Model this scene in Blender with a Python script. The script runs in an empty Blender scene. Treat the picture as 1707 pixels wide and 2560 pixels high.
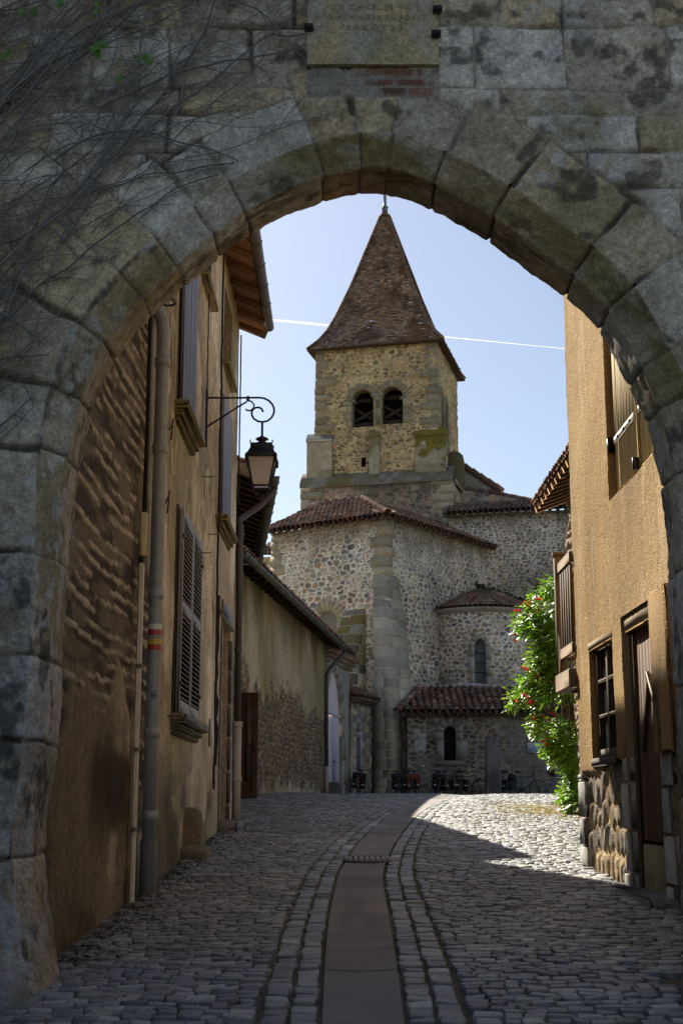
import bpy, math, random
import numpy as np
from mathutils import Vector
random.seed(7)
RNG = np.random.default_rng(11)
SC = bpy.context.scene
COL = SC.collection
rad = math.radians

# ------------------------------------------------------------------ camera numbers (camera sits at the origin, street rises ahead of it)
FPX, CX, CY, K = 3400.0, 853.5, 1280.0, 1.08865
PITCH = math.atan(720.0 / FPX)
CP, SP = math.cos(PITCH), math.sin(PITCH)

def ray(xd, yd):
    u = (xd * K - CX) / FPX; v = (CY - yd * K) / FPX
    f = CP - v * SP
    return u / f, (SP + v * CP) / f
def at(xd, yd, Y):
    a, b = ray(xd, yd); return np.array([a * Y, Y, b * Y])

# ------------------------------------------------------------------ noise
def h2(i, j, seed):
    i = i.astype(np.int64); j = j.astype(np.int64)
    n = (i * 374761393 + j * 668265263 + seed * 1274126177) & 0xFFFFFFFF
    n = ((n ^ (n >> 13)) * 1274126177) & 0xFFFFFFFF
    n = ((n ^ (n >> 16)) * 2246822519) & 0xFFFFFFFF
    return ((n ^ (n >> 15)) & 0xFFFFFF) / float(0xFFFFFF)
def vn(x, y, seed=0):
    x = np.asarray(x, float); y = np.asarray(y, float)
    ix = np.floor(x); iy = np.floor(y); fx = x - ix; fy = y - iy
    fx = fx * fx * (3 - 2 * fx); fy = fy * fy * (3 - 2 * fy)
    a = h2(ix, iy, seed); b = h2(ix + 1, iy, seed); c = h2(ix, iy + 1, seed); d = h2(ix + 1, iy + 1, seed)
    return a + (b - a) * fx + (c - a) * fy + (a - b - c + d) * fx * fy
def fbm(x, y, seed=0, o=4, g=.5):
    s = 0; a = 1; t = 0
    for k in range(o):
        s = s + a * vn(x * 2 ** k, y * 2 ** k, seed + k * 17); t += a; a *= g
    return s / t
def sst(a, b, x):
    t = np.clip((x - a) / (b - a), 0, 1); return t * t * (3 - 2 * t)
def worley(u, v, sx, sy, seed, ju=.85, jv=.6, wt=.3):
    gv = v / sy; iv = np.floor(gv)
    d1 = np.full(u.shape, 9.); d2 = np.full(u.shape, 9.); id1 = np.zeros(u.shape); id2 = np.zeros(u.shape)
    for dj in (-1, 0, 1):
        row = iv + dj
        gu = u / sx + h2(row, row * 0, seed + 5) * 3
        iu = np.floor(gu)
        for di in (-1, 0, 1):
            ci = iu + di
            px = ci + .5 + ju * (h2(ci, row, seed) - .5); py = row + .5 + jv * (h2(ci, row, seed + 1) - .5)
            d = np.hypot(gu - px, gv - py) - wt * (h2(ci, row, seed + 2) - .5)
            i1 = h2(ci, row, seed + 3); i2 = h2(ci, row, seed + 4)
            n = d < d1
            d2 = np.where(n, d1, np.minimum(d2, d)); id1 = np.where(n, i1, id1); id2 = np.where(n, i2, id2); d1 = np.where(n, d, d1)
    return d1, d2, id1, id2
def A(*c): return np.array(c, float)
def lerp(a, b, t): return a + (b - a) * t
def mixc(c1, c2, t): return c1 + (np.asarray(c2) - c1) * t[..., None]

PAL = A((.34,.27,.175),(.44,.35,.23),(.24,.205,.16),(.50,.41,.28),(.38,.24,.15),(.31,.28,.235),(.54,.455,.32),(.43,.31,.185),(.20,.185,.175))
PALT = A((.44,.31,.15),(.54,.39,.185),(.28,.20,.10),(.41,.24,.12),(.36,.29,.18),(.50,.355,.165),(.23,.165,.09),(.58,.43,.22))
def rubble(u, v, sx, sy, seed, mort, pal=PAL, m0=.10, m1=.26, ju=.85, jv=.6, wt=.35, bump=.025):
    """random stones in mortar: returns height, colour"""
    w = .14
    uu = u + (fbm(u / (sx * 1.3), v / (sy * 1.3), seed + 50, 2) - .5) * sx * w * 4
    vv = v + (fbm(u / (sx * 1.3), v / (sy * 1.3), seed + 60, 2) - .5) * sy * w * 4 + (fbm(u / 3, v / 3, seed + 66, 2) - .5) * sy * 1.5
    d1, d2, i1, i2 = worley(uu, vv, sx, sy, seed, ju, jv, wt)
    e = d2 - d1 + (vn(u / .07, v / .07, seed + 70) - .5) * .16 + (vn(u / .035, v / .035, seed + 73) - .5) * .08 + (fbm(u / 1.2, v / 1.2, seed + 71, 2) - .5) * .14
    m = sst(m0, m1, e)
    c = pal[np.minimum((i1 * len(pal)).astype(int), len(pal) - 1)] * (.7 + .6 * i2)[..., None]
    c = c * (.75 + .5 * fbm(u / .12, v / .12, seed + 80, 3))[..., None]
    mc = np.asarray(mort) * (.74 + .52 * fbm(u / .8, v / .8, seed + 81, 3))[..., None] * (.8 + .4 * vn(u / .045, v / .045, seed + 82))[..., None]
    return m * bump * (.5 + .7 * i2) + (fbm(u / .1, v / .1, seed + 83, 2) - .5) * .012, mixc(mc, c, m)
def ashlar(u, v, cuts, wmin, wmax, seed, jw=.018, warp=.03):
    """courses between the given heights cut into blocks: returns block id (2 hashes), distance to the nearest joint"""
    uu = u + (fbm(u / .5, v / .5, seed, 3) - .5) * warp * 2; vv = v + (fbm(u / .6 + 9, v / .4, seed + 1, 3) - .5) * warp * 2
    cuts = np.asarray(cuts); r = np.clip(np.searchsorted(cuts, vv) - 1, 0, len(cuts) - 2)
    dz = np.minimum(vv - cuts[r], cuts[r + 1] - vv)
    rr = random.Random(seed); dx = np.full(u.shape, 9.); bid = np.zeros(u.shape)
    for k in range(len(cuts) - 1):
        x = float(u.min()) - rr.random() * wmax - .2; xs = [x]
        while x < u.max() + 1: x += rr.uniform(wmin, wmax); xs.append(x)
        xs = np.array(xs); s = r == k
        if not s.any(): continue
        q = np.clip(np.searchsorted(xs, uu[s]) - 1, 0, len(xs) - 2)
        dx[s] = np.minimum(uu[s] - xs[q], xs[q + 1] - uu[s]); bid[s] = q + 31 * k
    return h2(bid, r * 1., seed + 3), h2(bid, r * 1. + 7, seed + 4), np.minimum(np.abs(dz), np.abs(dx))

# ------------------------------------------------------------------ materials: one shader, many settings
def mat(name, rough=.85, nscale=30., namt=.25, bump=.3, bscale=60., bdist=.01, spec=.3, metal=0., stretch=None, transl=0., big=.0, fine=.0):
    m = bpy.data.materials.new(name); m.use_nodes = True; nt = m.node_tree; N = nt.nodes; L = nt.links
    bs = N['Principled BSDF']; bs.inputs['Roughness'].default_value = rough; bs.inputs['Metallic'].default_value = metal
    bs.inputs['Specular IOR Level'].default_value = spec
    at_ = N.new('ShaderNodeAttribute'); at_.attribute_name = 'col'
    geo = N.new('ShaderNodeNewGeometry'); mp = N.new('ShaderNodeMapping')
    if stretch: mp.inputs['Scale'].default_value = stretch
    L.new(geo.outputs['Position'], mp.inputs['Vector'])
    n1 = N.new('ShaderNodeTexNoise'); n1.inputs['Scale'].default_value = nscale; n1.inputs['Detail'].default_value = 5; n1.inputs['Roughness'].default_value = .65
    L.new(mp.outputs['Vector'], n1.inputs['Vector'])
    mr = N.new('ShaderNodeMapRange'); mr.inputs['From Min'].default_value = .25; mr.inputs['From Max'].default_value = .75
    mr.inputs['To Min'].default_value = 1 - namt; mr.inputs['To Max'].default_value = 1 + namt
    L.new(n1.outputs['Fac'], mr.inputs['Value'])
    mx = N.new('ShaderNodeVectorMath'); mx.operation = 'SCALE'
    L.new(at_.outputs['Color'], mx.inputs[0]); L.new(mr.outputs['Result'], mx.inputs['Scale'])
    if fine:
        n4 = N.new('ShaderNodeTexNoise'); n4.inputs['Scale'].default_value = nscale * .28; n4.inputs['Detail'].default_value = 4; n4.inputs['Roughness'].default_value = .7
        L.new(mp.outputs['Vector'], n4.inputs['Vector']); m4 = N.new('ShaderNodeMapRange'); m4.inputs['From Min'].default_value = .3; m4.inputs['From Max'].default_value = .7
        m4.inputs['To Min'].default_value = 1 - fine; m4.inputs['To Max'].default_value = 1 + fine; L.new(n4.outputs['Fac'], m4.inputs['Value'])
        mx4 = N.new('ShaderNodeVectorMath'); mx4.operation = 'SCALE'; L.new(mx.outputs['Vector'], mx4.inputs[0]); L.new(m4.outputs['Result'], mx4.inputs['Scale']); mx = mx4
    out = mx
    if big:
        n3 = N.new('ShaderNodeTexNoise'); n3.inputs['Scale'].default_value = 1.1; n3.inputs['Detail'].default_value = 4
        L.new(mp.outputs['Vector'], n3.inputs['Vector'])
        m3 = N.new('ShaderNodeMapRange'); m3.inputs['From Min'].default_value = .3; m3.inputs['From Max'].default_value = .7
        m3.inputs['To Min'].default_value = 1 - big; m3.inputs['To Max'].default_value = 1 + big
        L.new(n3.outputs['Fac'], m3.inputs['Value'])
        out = N.new('ShaderNodeVectorMath'); out.operation = 'SCALE'
        L.new(mx.outputs['Vector'], out.inputs[0]); L.new(m3.outputs['Result'], out.inputs['Scale'])
    L.new(out.outputs['Vector'], bs.inputs['Base Color'])
    if bump:
        n2 = N.new('ShaderNodeTexNoise'); n2.inputs['Scale'].default_value = bscale; n2.inputs['Detail'].default_value = 5; n2.inputs['Roughness'].default_value = .6
        L.new(mp.outputs['Vector'], n2.inputs['Vector'])
        bp = N.new('ShaderNodeBump'); bp.inputs['Strength'].default_value = bump; bp.inputs['Distance'].default_value = bdist
        L.new(n2.outputs['Fac'], bp.inputs['Height']); L.new(bp.outputs['Normal'], bs.inputs['Normal'])
    if transl:
        tr = N.new('ShaderNodeBsdfTranslucent'); sh = N.new('ShaderNodeMixShader'); sh.inputs['Fac'].default_value = transl
        t2 = N.new('ShaderNodeVectorMath'); t2.operation = 'MULTIPLY'; t2.inputs[1].default_value = (1.25, 1.5, .5) if name == 'leaf' else (1, 1, 1)
        L.new(out.outputs['Vector'], t2.inputs[0]); L.new(t2.outputs['Vector'], tr.inputs['Color'])
        L.new(bs.outputs['BSDF'], sh.inputs[1]); L.new(tr.outputs['BSDF'], sh.inputs[2]); L.new(sh.outputs['Shader'], N['Material Output'].inputs['Surface'])
    return m
STONE = mat('granite', .9, 55, .48, .45, 60, .012, .25, big=.15, fine=.25)
RUBBLE = mat('rubble_stone', .92, 16, .3, .6, 14, .03, .2, big=.12, fine=.12)
PLASTER = mat('old_plaster', .95, 34, .45, .9, 30, .022, .15, big=.12, fine=.25)
STUCCO = mat('ochre_stucco', .95, 38, .3, 1., 42, .028, .12, big=.07)
SETT = mat('stone_setts', .55, 50, .35, .6, 45, .012, .45, big=.15, fine=.2)
SLAB = mat('gutter_slabs', .75, 160, .3, .3, 160, .004, .3, big=.15)
TILE = mat('terracotta', .85, 14, .35, .4, 30, .01, .25, big=.15)
WOOD = mat('weathered_wood', .8, 14, .35, .15, 30, .006, .25, stretch=(2.5, 2.5, .35), big=.1)
SOFFIT = mat('eaves_boards', .85, 10, .45, .3, 20, .006, .2, stretch=(.5, 3, 3), big=.15)
PAINT = mat('flaking_paint', .7, 20, .28, .3, 30, .004, .3, stretch=(3, 3, .3), big=.08)
ZINC = mat('zinc', .5, 9, .2, .1, 20, .003, .5, metal=.25, big=.1)
IRON = mat('black_iron', .5, 20, .2, .15, 60, .002, .5)
CLOTH = mat('bag_cloth', .8, 30, .2, .3, 60, .004, .3)
RUBBER = mat('rubber', .7, 30, .15, 0, spec=.3)
CHROME = mat('bare_metal', .3, 30, .1, 0, metal=.9)
GLOSS = mat('gloss_paint', .3, 30, .05, 0, spec=.5)
GLASS = mat('dark_glass', .08, 3, .3, .08, 2, .02, .5)
DUSTY = mat('dusty_glass', .6, 3, .3, .0, 2, .02, .08)
MILK = mat('frosted_pane', .4, 6, .12, 0, spec=.4, transl=.6)
LEAF = mat('leaf', .38, 18, .2, 0, spec=.45, transl=.38)
PETAL = mat('petal', .6, 18, .1, 0, transl=.3)
TWIG = mat('bare_twig', .9, 40, .3, .3, 80, .003)
EARTH = mat('earth', .95, 14, .35, .5, 30, .02, .1, big=.2)
TRAIL = mat('ice_trail', 1., 1, .0, 0, spec=0., transl=.75)

# ------------------------------------------------------------------ mesh builder
class MB:
    def __init__(s): s.v = []; s.f = []; s.c = []; s.n = 0
    def add(s, v, f, c):
        v = np.asarray(v, float).reshape(-1, 3); f = np.asarray(f, int)
        c = np.asarray(c, float)
        if c.ndim == 1: c = np.tile(c[:3], (len(v), 1))
        s.v.append(v); s.c.append(c); s.f.append(f + s.n); s.n += len(v)
        return s
    def poly(s, faces_pts, c):
        for p in faces_pts: s.add(p, [list(range(len(p)))], c)
        return s
    def build(s, name, m, parent=None, smooth=False, org=None):
        co = np.concatenate(s.v); cc = np.concatenate(s.c)
        if parent is not None and org is None: org = parent.get('_org', (0, 0, 0))
        if parent is None:
            if org is None: lo = co.min(0); hi = co.max(0); org = ((lo[0] + hi[0]) / 2, (lo[1] + hi[1]) / 2, lo[2])
        org = np.asarray(list(org), float)
        me = bpy.data.meshes.new(name)
        lv = np.concatenate([f.ravel() for f in s.f]); lt = np.concatenate([np.full(f.shape[0], f.shape[1]) for f in s.f])
        ls = np.concatenate([[0], np.cumsum(lt)[:-1]])
        me.vertices.add(len(co)); me.vertices.foreach_set('co', (co - org).astype(np.float32).ravel())
        me.loops.add(len(lv)); me.loops.foreach_set('vertex_index', lv.astype(np.int32))
        me.polygons.add(len(lt)); me.polygons.foreach_set('loop_start', ls.astype(np.int32))
        me.update(calc_edges=True); me.validate()
        a = me.attributes.new('col', 'FLOAT_COLOR', 'POINT')
        a.data.foreach_set('color', np.hstack([np.clip(cc, 0, 1), np.ones((len(cc), 1))]).astype(np.float32).ravel())
        if smooth: me.polygons.foreach_set('use_smooth', np.ones(len(lt), bool))
        me.materials.append(m)
        o = bpy.data.objects.new(name, me); COL.objects.link(o)
        if parent is not None: o.parent = parent; o['_org'] = [float(x) for x in org]
        else: o.location = [float(x) for x in org]; o['_org'] = [float(x) for x in org]
        return o
def tag(o, label=None, cat=None, group=None, kind=None):
    if label: o['label'] = label
    if cat: o['category'] = cat
    if group: o['group'] = group
    if kind: o['kind'] = kind
    return o
def thing(name, loc, label, cat, group=None):
    o = bpy.data.objects.new(name, None); COL.objects.link(o); o.location = [float(x) for x in loc]; o['_org'] = [float(x) for x in loc]
    o.empty_display_size = .2
    return tag(o, label, cat, group)
def copy_tree(o, parent=None):
    c = o.copy(); COL.objects.link(c); c.parent = parent
    for ch in list(o.children): copy_tree(ch, c)
    return c

E3 = np.eye(3)
def frame(ud):
    u = A(ud[0], ud[1], 0); u = u / np.linalg.norm(u); return np.array([u, A(u[1], -u[0], 0), A(0, 0, 1)])   # along, outward, up
def box(mb, c, d, col, ax=E3, b=0.):
    """box centred at c, full sizes d along the rows of ax, edges cut by b"""
    c = np.asarray(c, float); hx, hy, hz = np.asarray(d, float) / 2
    if b <= 0:
        p = np.array([[x, y, z] for x in (-hx, hx) for y in (-hy, hy) for z in (-hz, hz)]) @ ax + c
        return mb.add(p, [[0,1,3,2],[4,6,7,5],[0,4,5,1],[2,3,7,6],[0,2,6,4],[1,5,7,3]], col)
    b = min(b, hx * .45, hy * .45, hz * .45)
    P = []; idx = {}
    for sx in (-1, 1):
        for sy in (-1, 1):
            for sz in (-1, 1):
                for k in range(3):
                    q = [hx - b, hy - b, hz - b]; q[k] += b
                    idx[(sx, sy, sz, k)] = len(P); P.append([sx * q[0], sy * q[1], sz * q[2]])
    F4 = []; F3 = []
    R = [(-1, -1), (1, -1), (1, 1), (-1, 1)]
    for s in (-1, 1):
        F4.append([idx[(s, a, c2, 0)] for a, c2 in R]); F4.append([idx[(a, s, c2, 1)] for a, c2 in R]); F4.append([idx[(a, c2, s, 2)] for a, c2 in R])
    for a in (-1, 1):
        for c2 in (-1, 1):
            F4.append([idx[(-1, a, c2, 1)], idx[(1, a, c2, 1)], idx[(1, a, c2, 2)], idx[(-1, a, c2, 2)]])
            F4.append([idx[(a, -1, c2, 0)], idx[(a, 1, c2, 0)], idx[(a, 1, c2, 2)], idx[(a, -1, c2, 2)]])
            F4.append([idx[(a, c2, -1, 0)], idx[(a, c2, 1, 0)], idx[(a, c2, 1, 1)], idx[(a, c2, -1, 1)]])
            for e in (-1, 1): F3.append([idx[(a, c2, e, k)] for k in range(3)])
    p = np.array(P) @ ax + c
    n0 = mb.n; mb.add(p, F4, col); mb.f.append(np.array(F3) + n0)
    return mb
def beam(mb, p, q, w, h, col, up=(0, 0, 1), b=0.):
    p = np.asarray(p, float); q = np.asarray(q, float); d = q - p; L = np.linalg.norm(d); d = d / L
    s = np.cross(d, up); s /= np.linalg.norm(s); t = np.cross(s, d)
    return box(mb, (p + q) / 2, (L, w, h), col, np.array([d, s, t]), b)
def tube(mb, pts, r, n, col, caps=True):
    pts = np.asarray(pts, float); m = len(pts); r = np.full(m, r) if np.isscalar(r) else np.asarray(r)
    t = np.gradient(pts, axis=0); t /= np.maximum(np.linalg.norm(t, axis=1, keepdims=True), 1e-9)
    a = A(0, 0, 1) if abs(t[0][2]) < .9 else A(1, 0, 0)
    nrm = np.cross(t[0], a); nrm /= np.linalg.norm(nrm); ang = np.arange(n) * 2 * math.pi / n; V = []
    for i in range(m):
        nrm = nrm - t[i] * np.dot(nrm, t[i]); nrm /= np.linalg.norm(nrm); bi = np.cross(t[i], nrm)
        V.append(pts[i] + r[i] * (np.cos(ang)[:, None] * nrm + np.sin(ang)[:, None] * bi))
    i, j = np.meshgrid(np.arange(m - 1), np.arange(n), indexing='ij'); j2 = (j + 1) % n
    F = np.stack([i * n + j, i * n + j2, (i + 1) * n + j2, (i + 1) * n + j], -1).reshape(-1, 4)
    n0 = mb.n; mb.add(np.concatenate(V), F, col)
    if caps: mb.f.append(np.array([list(range(n))[::-1]]) + n0); mb.f.append(np.array([list(range(n))]) + n0 + (m - 1) * n)
    return mb
def lathe(mb, c, prof, n, col, ax=E3, ph=0.):
    """prof: list of (radius, height) about the third axis of ax"""
    ang = np.arange(n) * 2 * math.pi / n + ph; V = []
    for r_, z in prof: V.append(np.stack([r_ * np.cos(ang), r_ * np.sin(ang), np.full(n, z)], 1))
    m = len(prof); i, j = np.meshgrid(np.arange(m - 1), np.arange(n), indexing='ij'); j2 = (j + 1) % n
    F = np.stack([i * n + j, i * n + j2, (i + 1) * n + j2, (i + 1) * n + j], -1).reshape(-1, 4)
    return mb.add(np.concatenate(V) @ ax + np.asarray(c), F, col)
def grid_faces(nu, nv, keep=None):
    i, j = np.meshgrid(np.arange(nu - 1), np.arange(nv - 1), indexing='ij')
    F = np.stack([i * nv + j, (i + 1) * nv + j, (i + 1) * nv + j + 1, i * nv + j + 1], -1)
    return F[keep] if keep is not None else F.reshape(-1, 4)
def prism(mb, poly, thick, col, axes, o):
    """2-D polygon (a, c) in the axes' first and third rows extruded by thick along the second (centred)"""
    p = np.asarray(poly, float); n = len(p)
    f = np.asarray(o) + p[:, :1] * axes[0] + p[:, 1:] * axes[2]
    a = f + axes[1] * thick / 2; b = f - axes[1] * thick / 2
    mb.add(np.concatenate([a, b]), [[i, (i + 1) % n, n + (i + 1) % n, n + i] for i in range(n)], col)
    mb.f.append(np.array([list(range(n))]) + mb.n - 2 * n); mb.f.append(np.array([list(range(n, 2 * n))[::-1]]) + mb.n - 2 * n)
    return mb
def panel(mb, o, ud, L, z0, z1, res, fn, holes=()):
    """upright wall face with modelled relief; holes = (u0, u1, v0, v1, arched)"""
    fr = frame(ud); us = list(np.linspace(0, L, max(2, int(L / res) + 1))); vs = list(np.linspace(z0, z1, max(2, int((z1 - z0) / res) + 1)))
    for h in holes: us += [h[0], h[1]]; vs += [h[2], h[3]]
    us = np.unique(np.round(us, 4)); vs = np.unique(np.round(vs, 4))
    us = us[np.concatenate([[True], np.diff(us) > .002])]; vs = vs[np.concatenate([[True], np.diff(vs) > .002])]
    U, V = np.meshgrid(us, vs, indexing='ij'); h, c = fn(U, V)
    P = np.array([o[0], o[1], 0.]) + U[..., None] * fr[0] + V[..., None] * fr[2] + h[..., None] * fr[1]
    uc = (U[:-1, :-1] + U[1:, 1:]) / 2; vc = (V[:-1, :-1] + V[1:, 1:]) / 2; keep = np.ones(uc.shape, bool)
    for q in holes:
        ins = (uc > q[0]) & (uc < q[1]) & (vc > q[2]) & (vc < q[3])
        if len(q) > 4 and q[4]:
            r_ = (q[1] - q[0]) / 2; cz = q[3] - r_ * q[4]
            ins &= (vc < cz) | (((uc - (q[0] + q[1]) / 2) / r_) ** 2 + ((vc - cz) / (r_ * q[4])) ** 2 < 1)
        keep &= ~ins
    return mb.add(P.reshape(-1, 3), grid_faces(len(us), len(vs), keep), np.broadcast_to(c, P.shape).reshape(-1, 3))
def WP(o, fr, u, d, z): return np.array([o[0], o[1], 0.]) + u * fr[0] + d * fr[1] + A(0, 0, z)
def reveal(mb, o, ud, u0, u1, z0, z1, depth, col, sill=True, arch=0., front=.0):
    """the sides of an opening, going back depth from the wall face"""
    fr = frame(ud)
    if arch:
        r_ = (u1 - u0) / 2; cz = z1 - r_ * arch; um = (u0 + u1) / 2
        th = np.linspace(0, math.pi, 15); pr = [(u0, z0)] + [(um - r_ * math.cos(t), cz + r_ * arch * math.sin(t)) for t in th] + [(u1, z0)]
    else: pr = [(u0, z0), (u0, z1), (u1, z1), (u1, z0)]
    if sill: pr = pr + [pr[0]]
    for (a, b), (c, d) in zip(pr[:-1], pr[1:]):
        mb.add([WP(o, fr, a, front, b), WP(o, fr, c, front, d), WP(o, fr, c, -depth, d), WP(o, fr, a, -depth, b)], [[0, 1, 2, 3]], col)
    return mb
def arch_pane(mb, o, ud, u0, u1, z0, z1, d, col, arch=0.):
    fr = frame(ud)
    if arch:
        r_ = (u1 - u0) / 2; cz = z1 - r_ * arch; um = (u0 + u1) / 2
        pr = [(u0, z0)] + [(um - r_ * math.cos(t), cz + r_ * arch * math.sin(t)) for t in np.linspace(0, math.pi, 15)] + [(u1, z0)]
    else: pr = [(u0, z0), (u0, z1), (u1, z1), (u1, z0)]
    return mb.add([WP(o, fr, a, d, b) for a, b in pr], [list(range(len(pr)))], col)
def arch_stones(mb, o, ud, u0, u1, z0, z1, arch, w, proud, cols, n=11, jamb=.4, thick=.12, seed=1, sill=None):
    """dressed stones round an opening"""
    fr = frame(ud); rr = random.Random(seed); r_ = (u1 - u0) / 2; um = (u0 + u1) / 2; cz = z1 - r_ * arch if arch else z1
    def q(pts):
        c = A(*cols[rr.randrange(len(cols))]) * rr.uniform(.85, 1.15); f = [WP(o, fr, a, proud, b) for a, b in pts]; b_ = [WP(o, fr, a, -thick, b) for a, b in pts]
        mb.add(f + b_, [[0, 1, 2, 3], [0, 4, 5, 1], [1, 5, 6, 2], [2, 6, 7, 3], [3, 7, 4, 0]], c)
    g = .012
    if arch:
        ang = np.linspace(0, math.pi, n + 1)
        for a, b in zip(ang[:-1], ang[1:]):
            a2, b2 = a + g / r_, b - g / r_; ww = w * rr.uniform(.9, 1.12)
            P = lambda t, rr_: (um - rr_ * math.cos(t), cz + rr_ * math.sin(t) * (arch if rr_ == r_ else (r_ * arch + ww) / (r_ + ww)))
            q([P(a2, r_), P(a2, r_ + ww), P(b2, r_ + ww), P(b2, r_)])
    else: q([(u0 - w, z1), (u0 - w, z1 + w * 1.2), (u1 + w, z1 + w * 1.2), (u1 + w, z1)])
    for s in (-1, 1):
        z = z0; k = 0
        while z < cz - .02:
            t = min(z + jamb * rr.uniform(.8, 1.2), cz)
            if cz - t < .12: t = cz
            ww = w * (1.25 if (k + (s > 0)) % 2 else .85); e = u0 if s < 0 else u1
            q([(e, z + g), (e, t - g / 2), (e + s * ww, t - g / 2), (e + s * ww, z + g)]); z = t; k += 1
    if sill: q([(u0 - w, z0 - sill), (u0 - w, z0), (u1 + w, z0), (u1 + w, z0 - sill)])
def quoins(mb, x, y, ud1, ud2, z0, z1, hs, lens, cols, seed, proud=.06):
    """corner stones alternating on the two faces that meet at (x, y); ud1 runs INTO the corner, ud2 runs out of it"""
    rr = random.Random(seed); f1 = frame(ud1); f2 = frame(ud2); z = z0; k = 0
    while z < z1 - .05:
        t = min(z + rr.uniform(*hs), z1); l1 = rr.uniform(*lens) * (1. if k % 2 else .6); l2 = rr.uniform(*lens) * (.6 if k % 2 else 1.)
        c = A(*cols[rr.randrange(len(cols))]) * rr.uniform(.85, 1.15); g = .01
        P = A(x, y, 0); pr = proud * rr.uniform(.6, 1.5)
        corner = P + pr * (f1[1] + f2[1])
        a = P - l1 * f1[0]; b = P + l2 * f2[0]
        ring = [a - .06 * f1[1], a + pr * f1[1], corner, b + pr * f2[1], b - .06 * f2[1]]
        n = 5; lo = [p + A(0, 0, z + g) for p in ring]; hi = [p + A(0, 0, t - g) for p in ring]
        mb.add(lo + hi, [[i, i + 1, n + i + 1, n + i] for i in range(4)], c); mb.f.append(np.array([[5, 6, 7, 8, 9], [4, 3, 2, 1, 0]]) + mb.n - 10)
        z = t; k += 1
TCOL = A((.27,.125,.075),(.33,.16,.095),(.23,.11,.07),(.31,.18,.115),(.21,.13,.09),(.38,.225,.15),(.20,.13,.10))
def tiles(mb, o, al, up, W, L, seed, trim=None, p=.21, rl=.36, rad_=.082, pal=TCOL, bright=1.):
    """canal tiles: o = lower left corner, al = along the eave, up = up the slope (unit vectors)"""
    al = np.asarray(al, float); up = np.asarray(up, float); nr = np.cross(al, up); nr /= np.linalg.norm(nr)
    if nr[2] < 0: nr = -nr
    rr = np.random.default_rng(seed); nr_ = max(1, int(L / rl)); th = np.linspace(0, math.pi, 7); V = []; C = []; F = []; n = 0
    prof = np.stack([-np.cos(th) * rad_, np.sin(th) * rad_ * .95], 1)
    pan = np.array([[rad_ * .7, .012], [p * .5, -.035], [p - rad_ * .7, .012]])
    for k in range(nr_):
        s0 = k * rl - (.04 if k == 0 else .06); s1 = (k + 1) * rl
        u0, u1 = (0, W) if trim is None else trim((k + .5) * rl)
        j0 = int(math.ceil(u0 / p)); j1 = int(u1 / p)
        for j in range(j0, j1):
            uc = (j + .5) * p + rr.normal(0, .008); tl = rr.normal(0, .012); z = .035 + rr.normal(0, .006); c = pal[rr.integers(len(pal))] * rr.uniform(.7, 1.3) * bright
            if rr.random() < .12: c = c * .55 + A(.1, .1, .07) * .5
            for pf, lift, s_ in ((prof, z, 1.), (pan, .0, 1.)):
                m = len(pf); a = uc + pf[:, 0] * 1.08; b = uc + tl + pf[:, 0] * .88
                ss0 = s0 + rr.normal(0, .012); jit = rr.normal(0, .004)
                P0 = o + np.outer(a, al) + up * ss0 + np.outer(pf[:, 1] + lift + .012, nr); P1 = o + np.outer(b, al) + up * s1 + np.outer(pf[:, 1] * .88 + lift - .012 + jit, nr)
                Pd = P0 - nr * .016 + up * .004
                V.append(np.concatenate([Pd, P0, P1])); C.append(np.tile(c if pf is prof else c * .8, (3 * m, 1)))
                for q in range(m - 1):
                    F.append([n + q, n + q + 1, n + m + q + 1, n + m + q]); F.append([n + m + q, n + m + q + 1, n + 2 * m + q + 1, n + 2 * m + q])
                n += 3 * m
    return mb.add(np.concatenate(V), F, np.concatenate(C))
def ridge_tiles(mb, p, q, seed, r=.11, pal=TCOL, bright=1.):
    p = np.asarray(p, float); q = np.asarray(q, float); d = q - p; L = np.linalg.norm(d); d /= L; s = np.cross(d, (0, 0, 1)); s /= np.linalg.norm(s); t = np.cross(s, d)
    rr = np.random.default_rng(seed); n = max(1, int(L / .38)); th = np.linspace(-.15, math.pi + .15, 9)
    for k in range(n):
        a, b = k * L / n - .04, (k + 1) * L / n; c = pal[rr.integers(len(pal))] * rr.uniform(.8, 1.25) * bright
        pf = np.stack([np.cos(th) * r, np.sin(th) * r], 1)
        P0 = p + d * a + np.outer(pf[:, 0] * 1.1, s) + np.outer(pf[:, 1] * 1.1 + .012, t); P1 = p + d * b + np.outer(pf[:, 0] * .88, s) + np.outer(pf[:, 1] * .88, t)
        Pd = P0 - t * .02; m = 9
        mb.add(np.concatenate([Pd, P0, P1]), [[i, i + 1, m + i + 1, m + i] for i in range(m - 1)] + [[m + i, m + i + 1, 2 * m + i + 1, 2 * m + i] for i in range(m - 1)], c)
    return mb

# ------------------------------------------------------------------ ground
_gy = np.array([-20, 0, 4, 8, 10.5, 13.3, 18, 25, 30, 36, 42, 46, 49, 55, 72, 120]); _gz = np.array([-2.7, -1.6, -1.36, -1.07, -.97, -.855, -.63, -.31, -.13, .05, .15, .185, .175, .04, -.35, -1.])
_fy = np.linspace(-20, 120, 1401); _fz = np.interp(_fy, _gy, _gz); _k = np.hanning(31); _k /= _k.sum()
_fz[15:-15] = np.convolve(_fz, _k, 'valid')
def gz(x, Y):
    x = np.asarray(x, float); Y = np.asarray(Y, float)
    return np.interp(Y, _fy, _fz) + .10 * sst(.2, 2.2, -x) * sst(27, 35, Y)
def G(xd, yd):
    a, b = ray(xd, yd); lo, hi = 3., 45.5
    Ys = np.linspace(lo, hi, 4000); d = b * Ys - gz(a * Ys, Ys); k = np.argmax(d < 0) if d[0] > 0 else 0
    return a * Ys[k], Ys[k]
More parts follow.
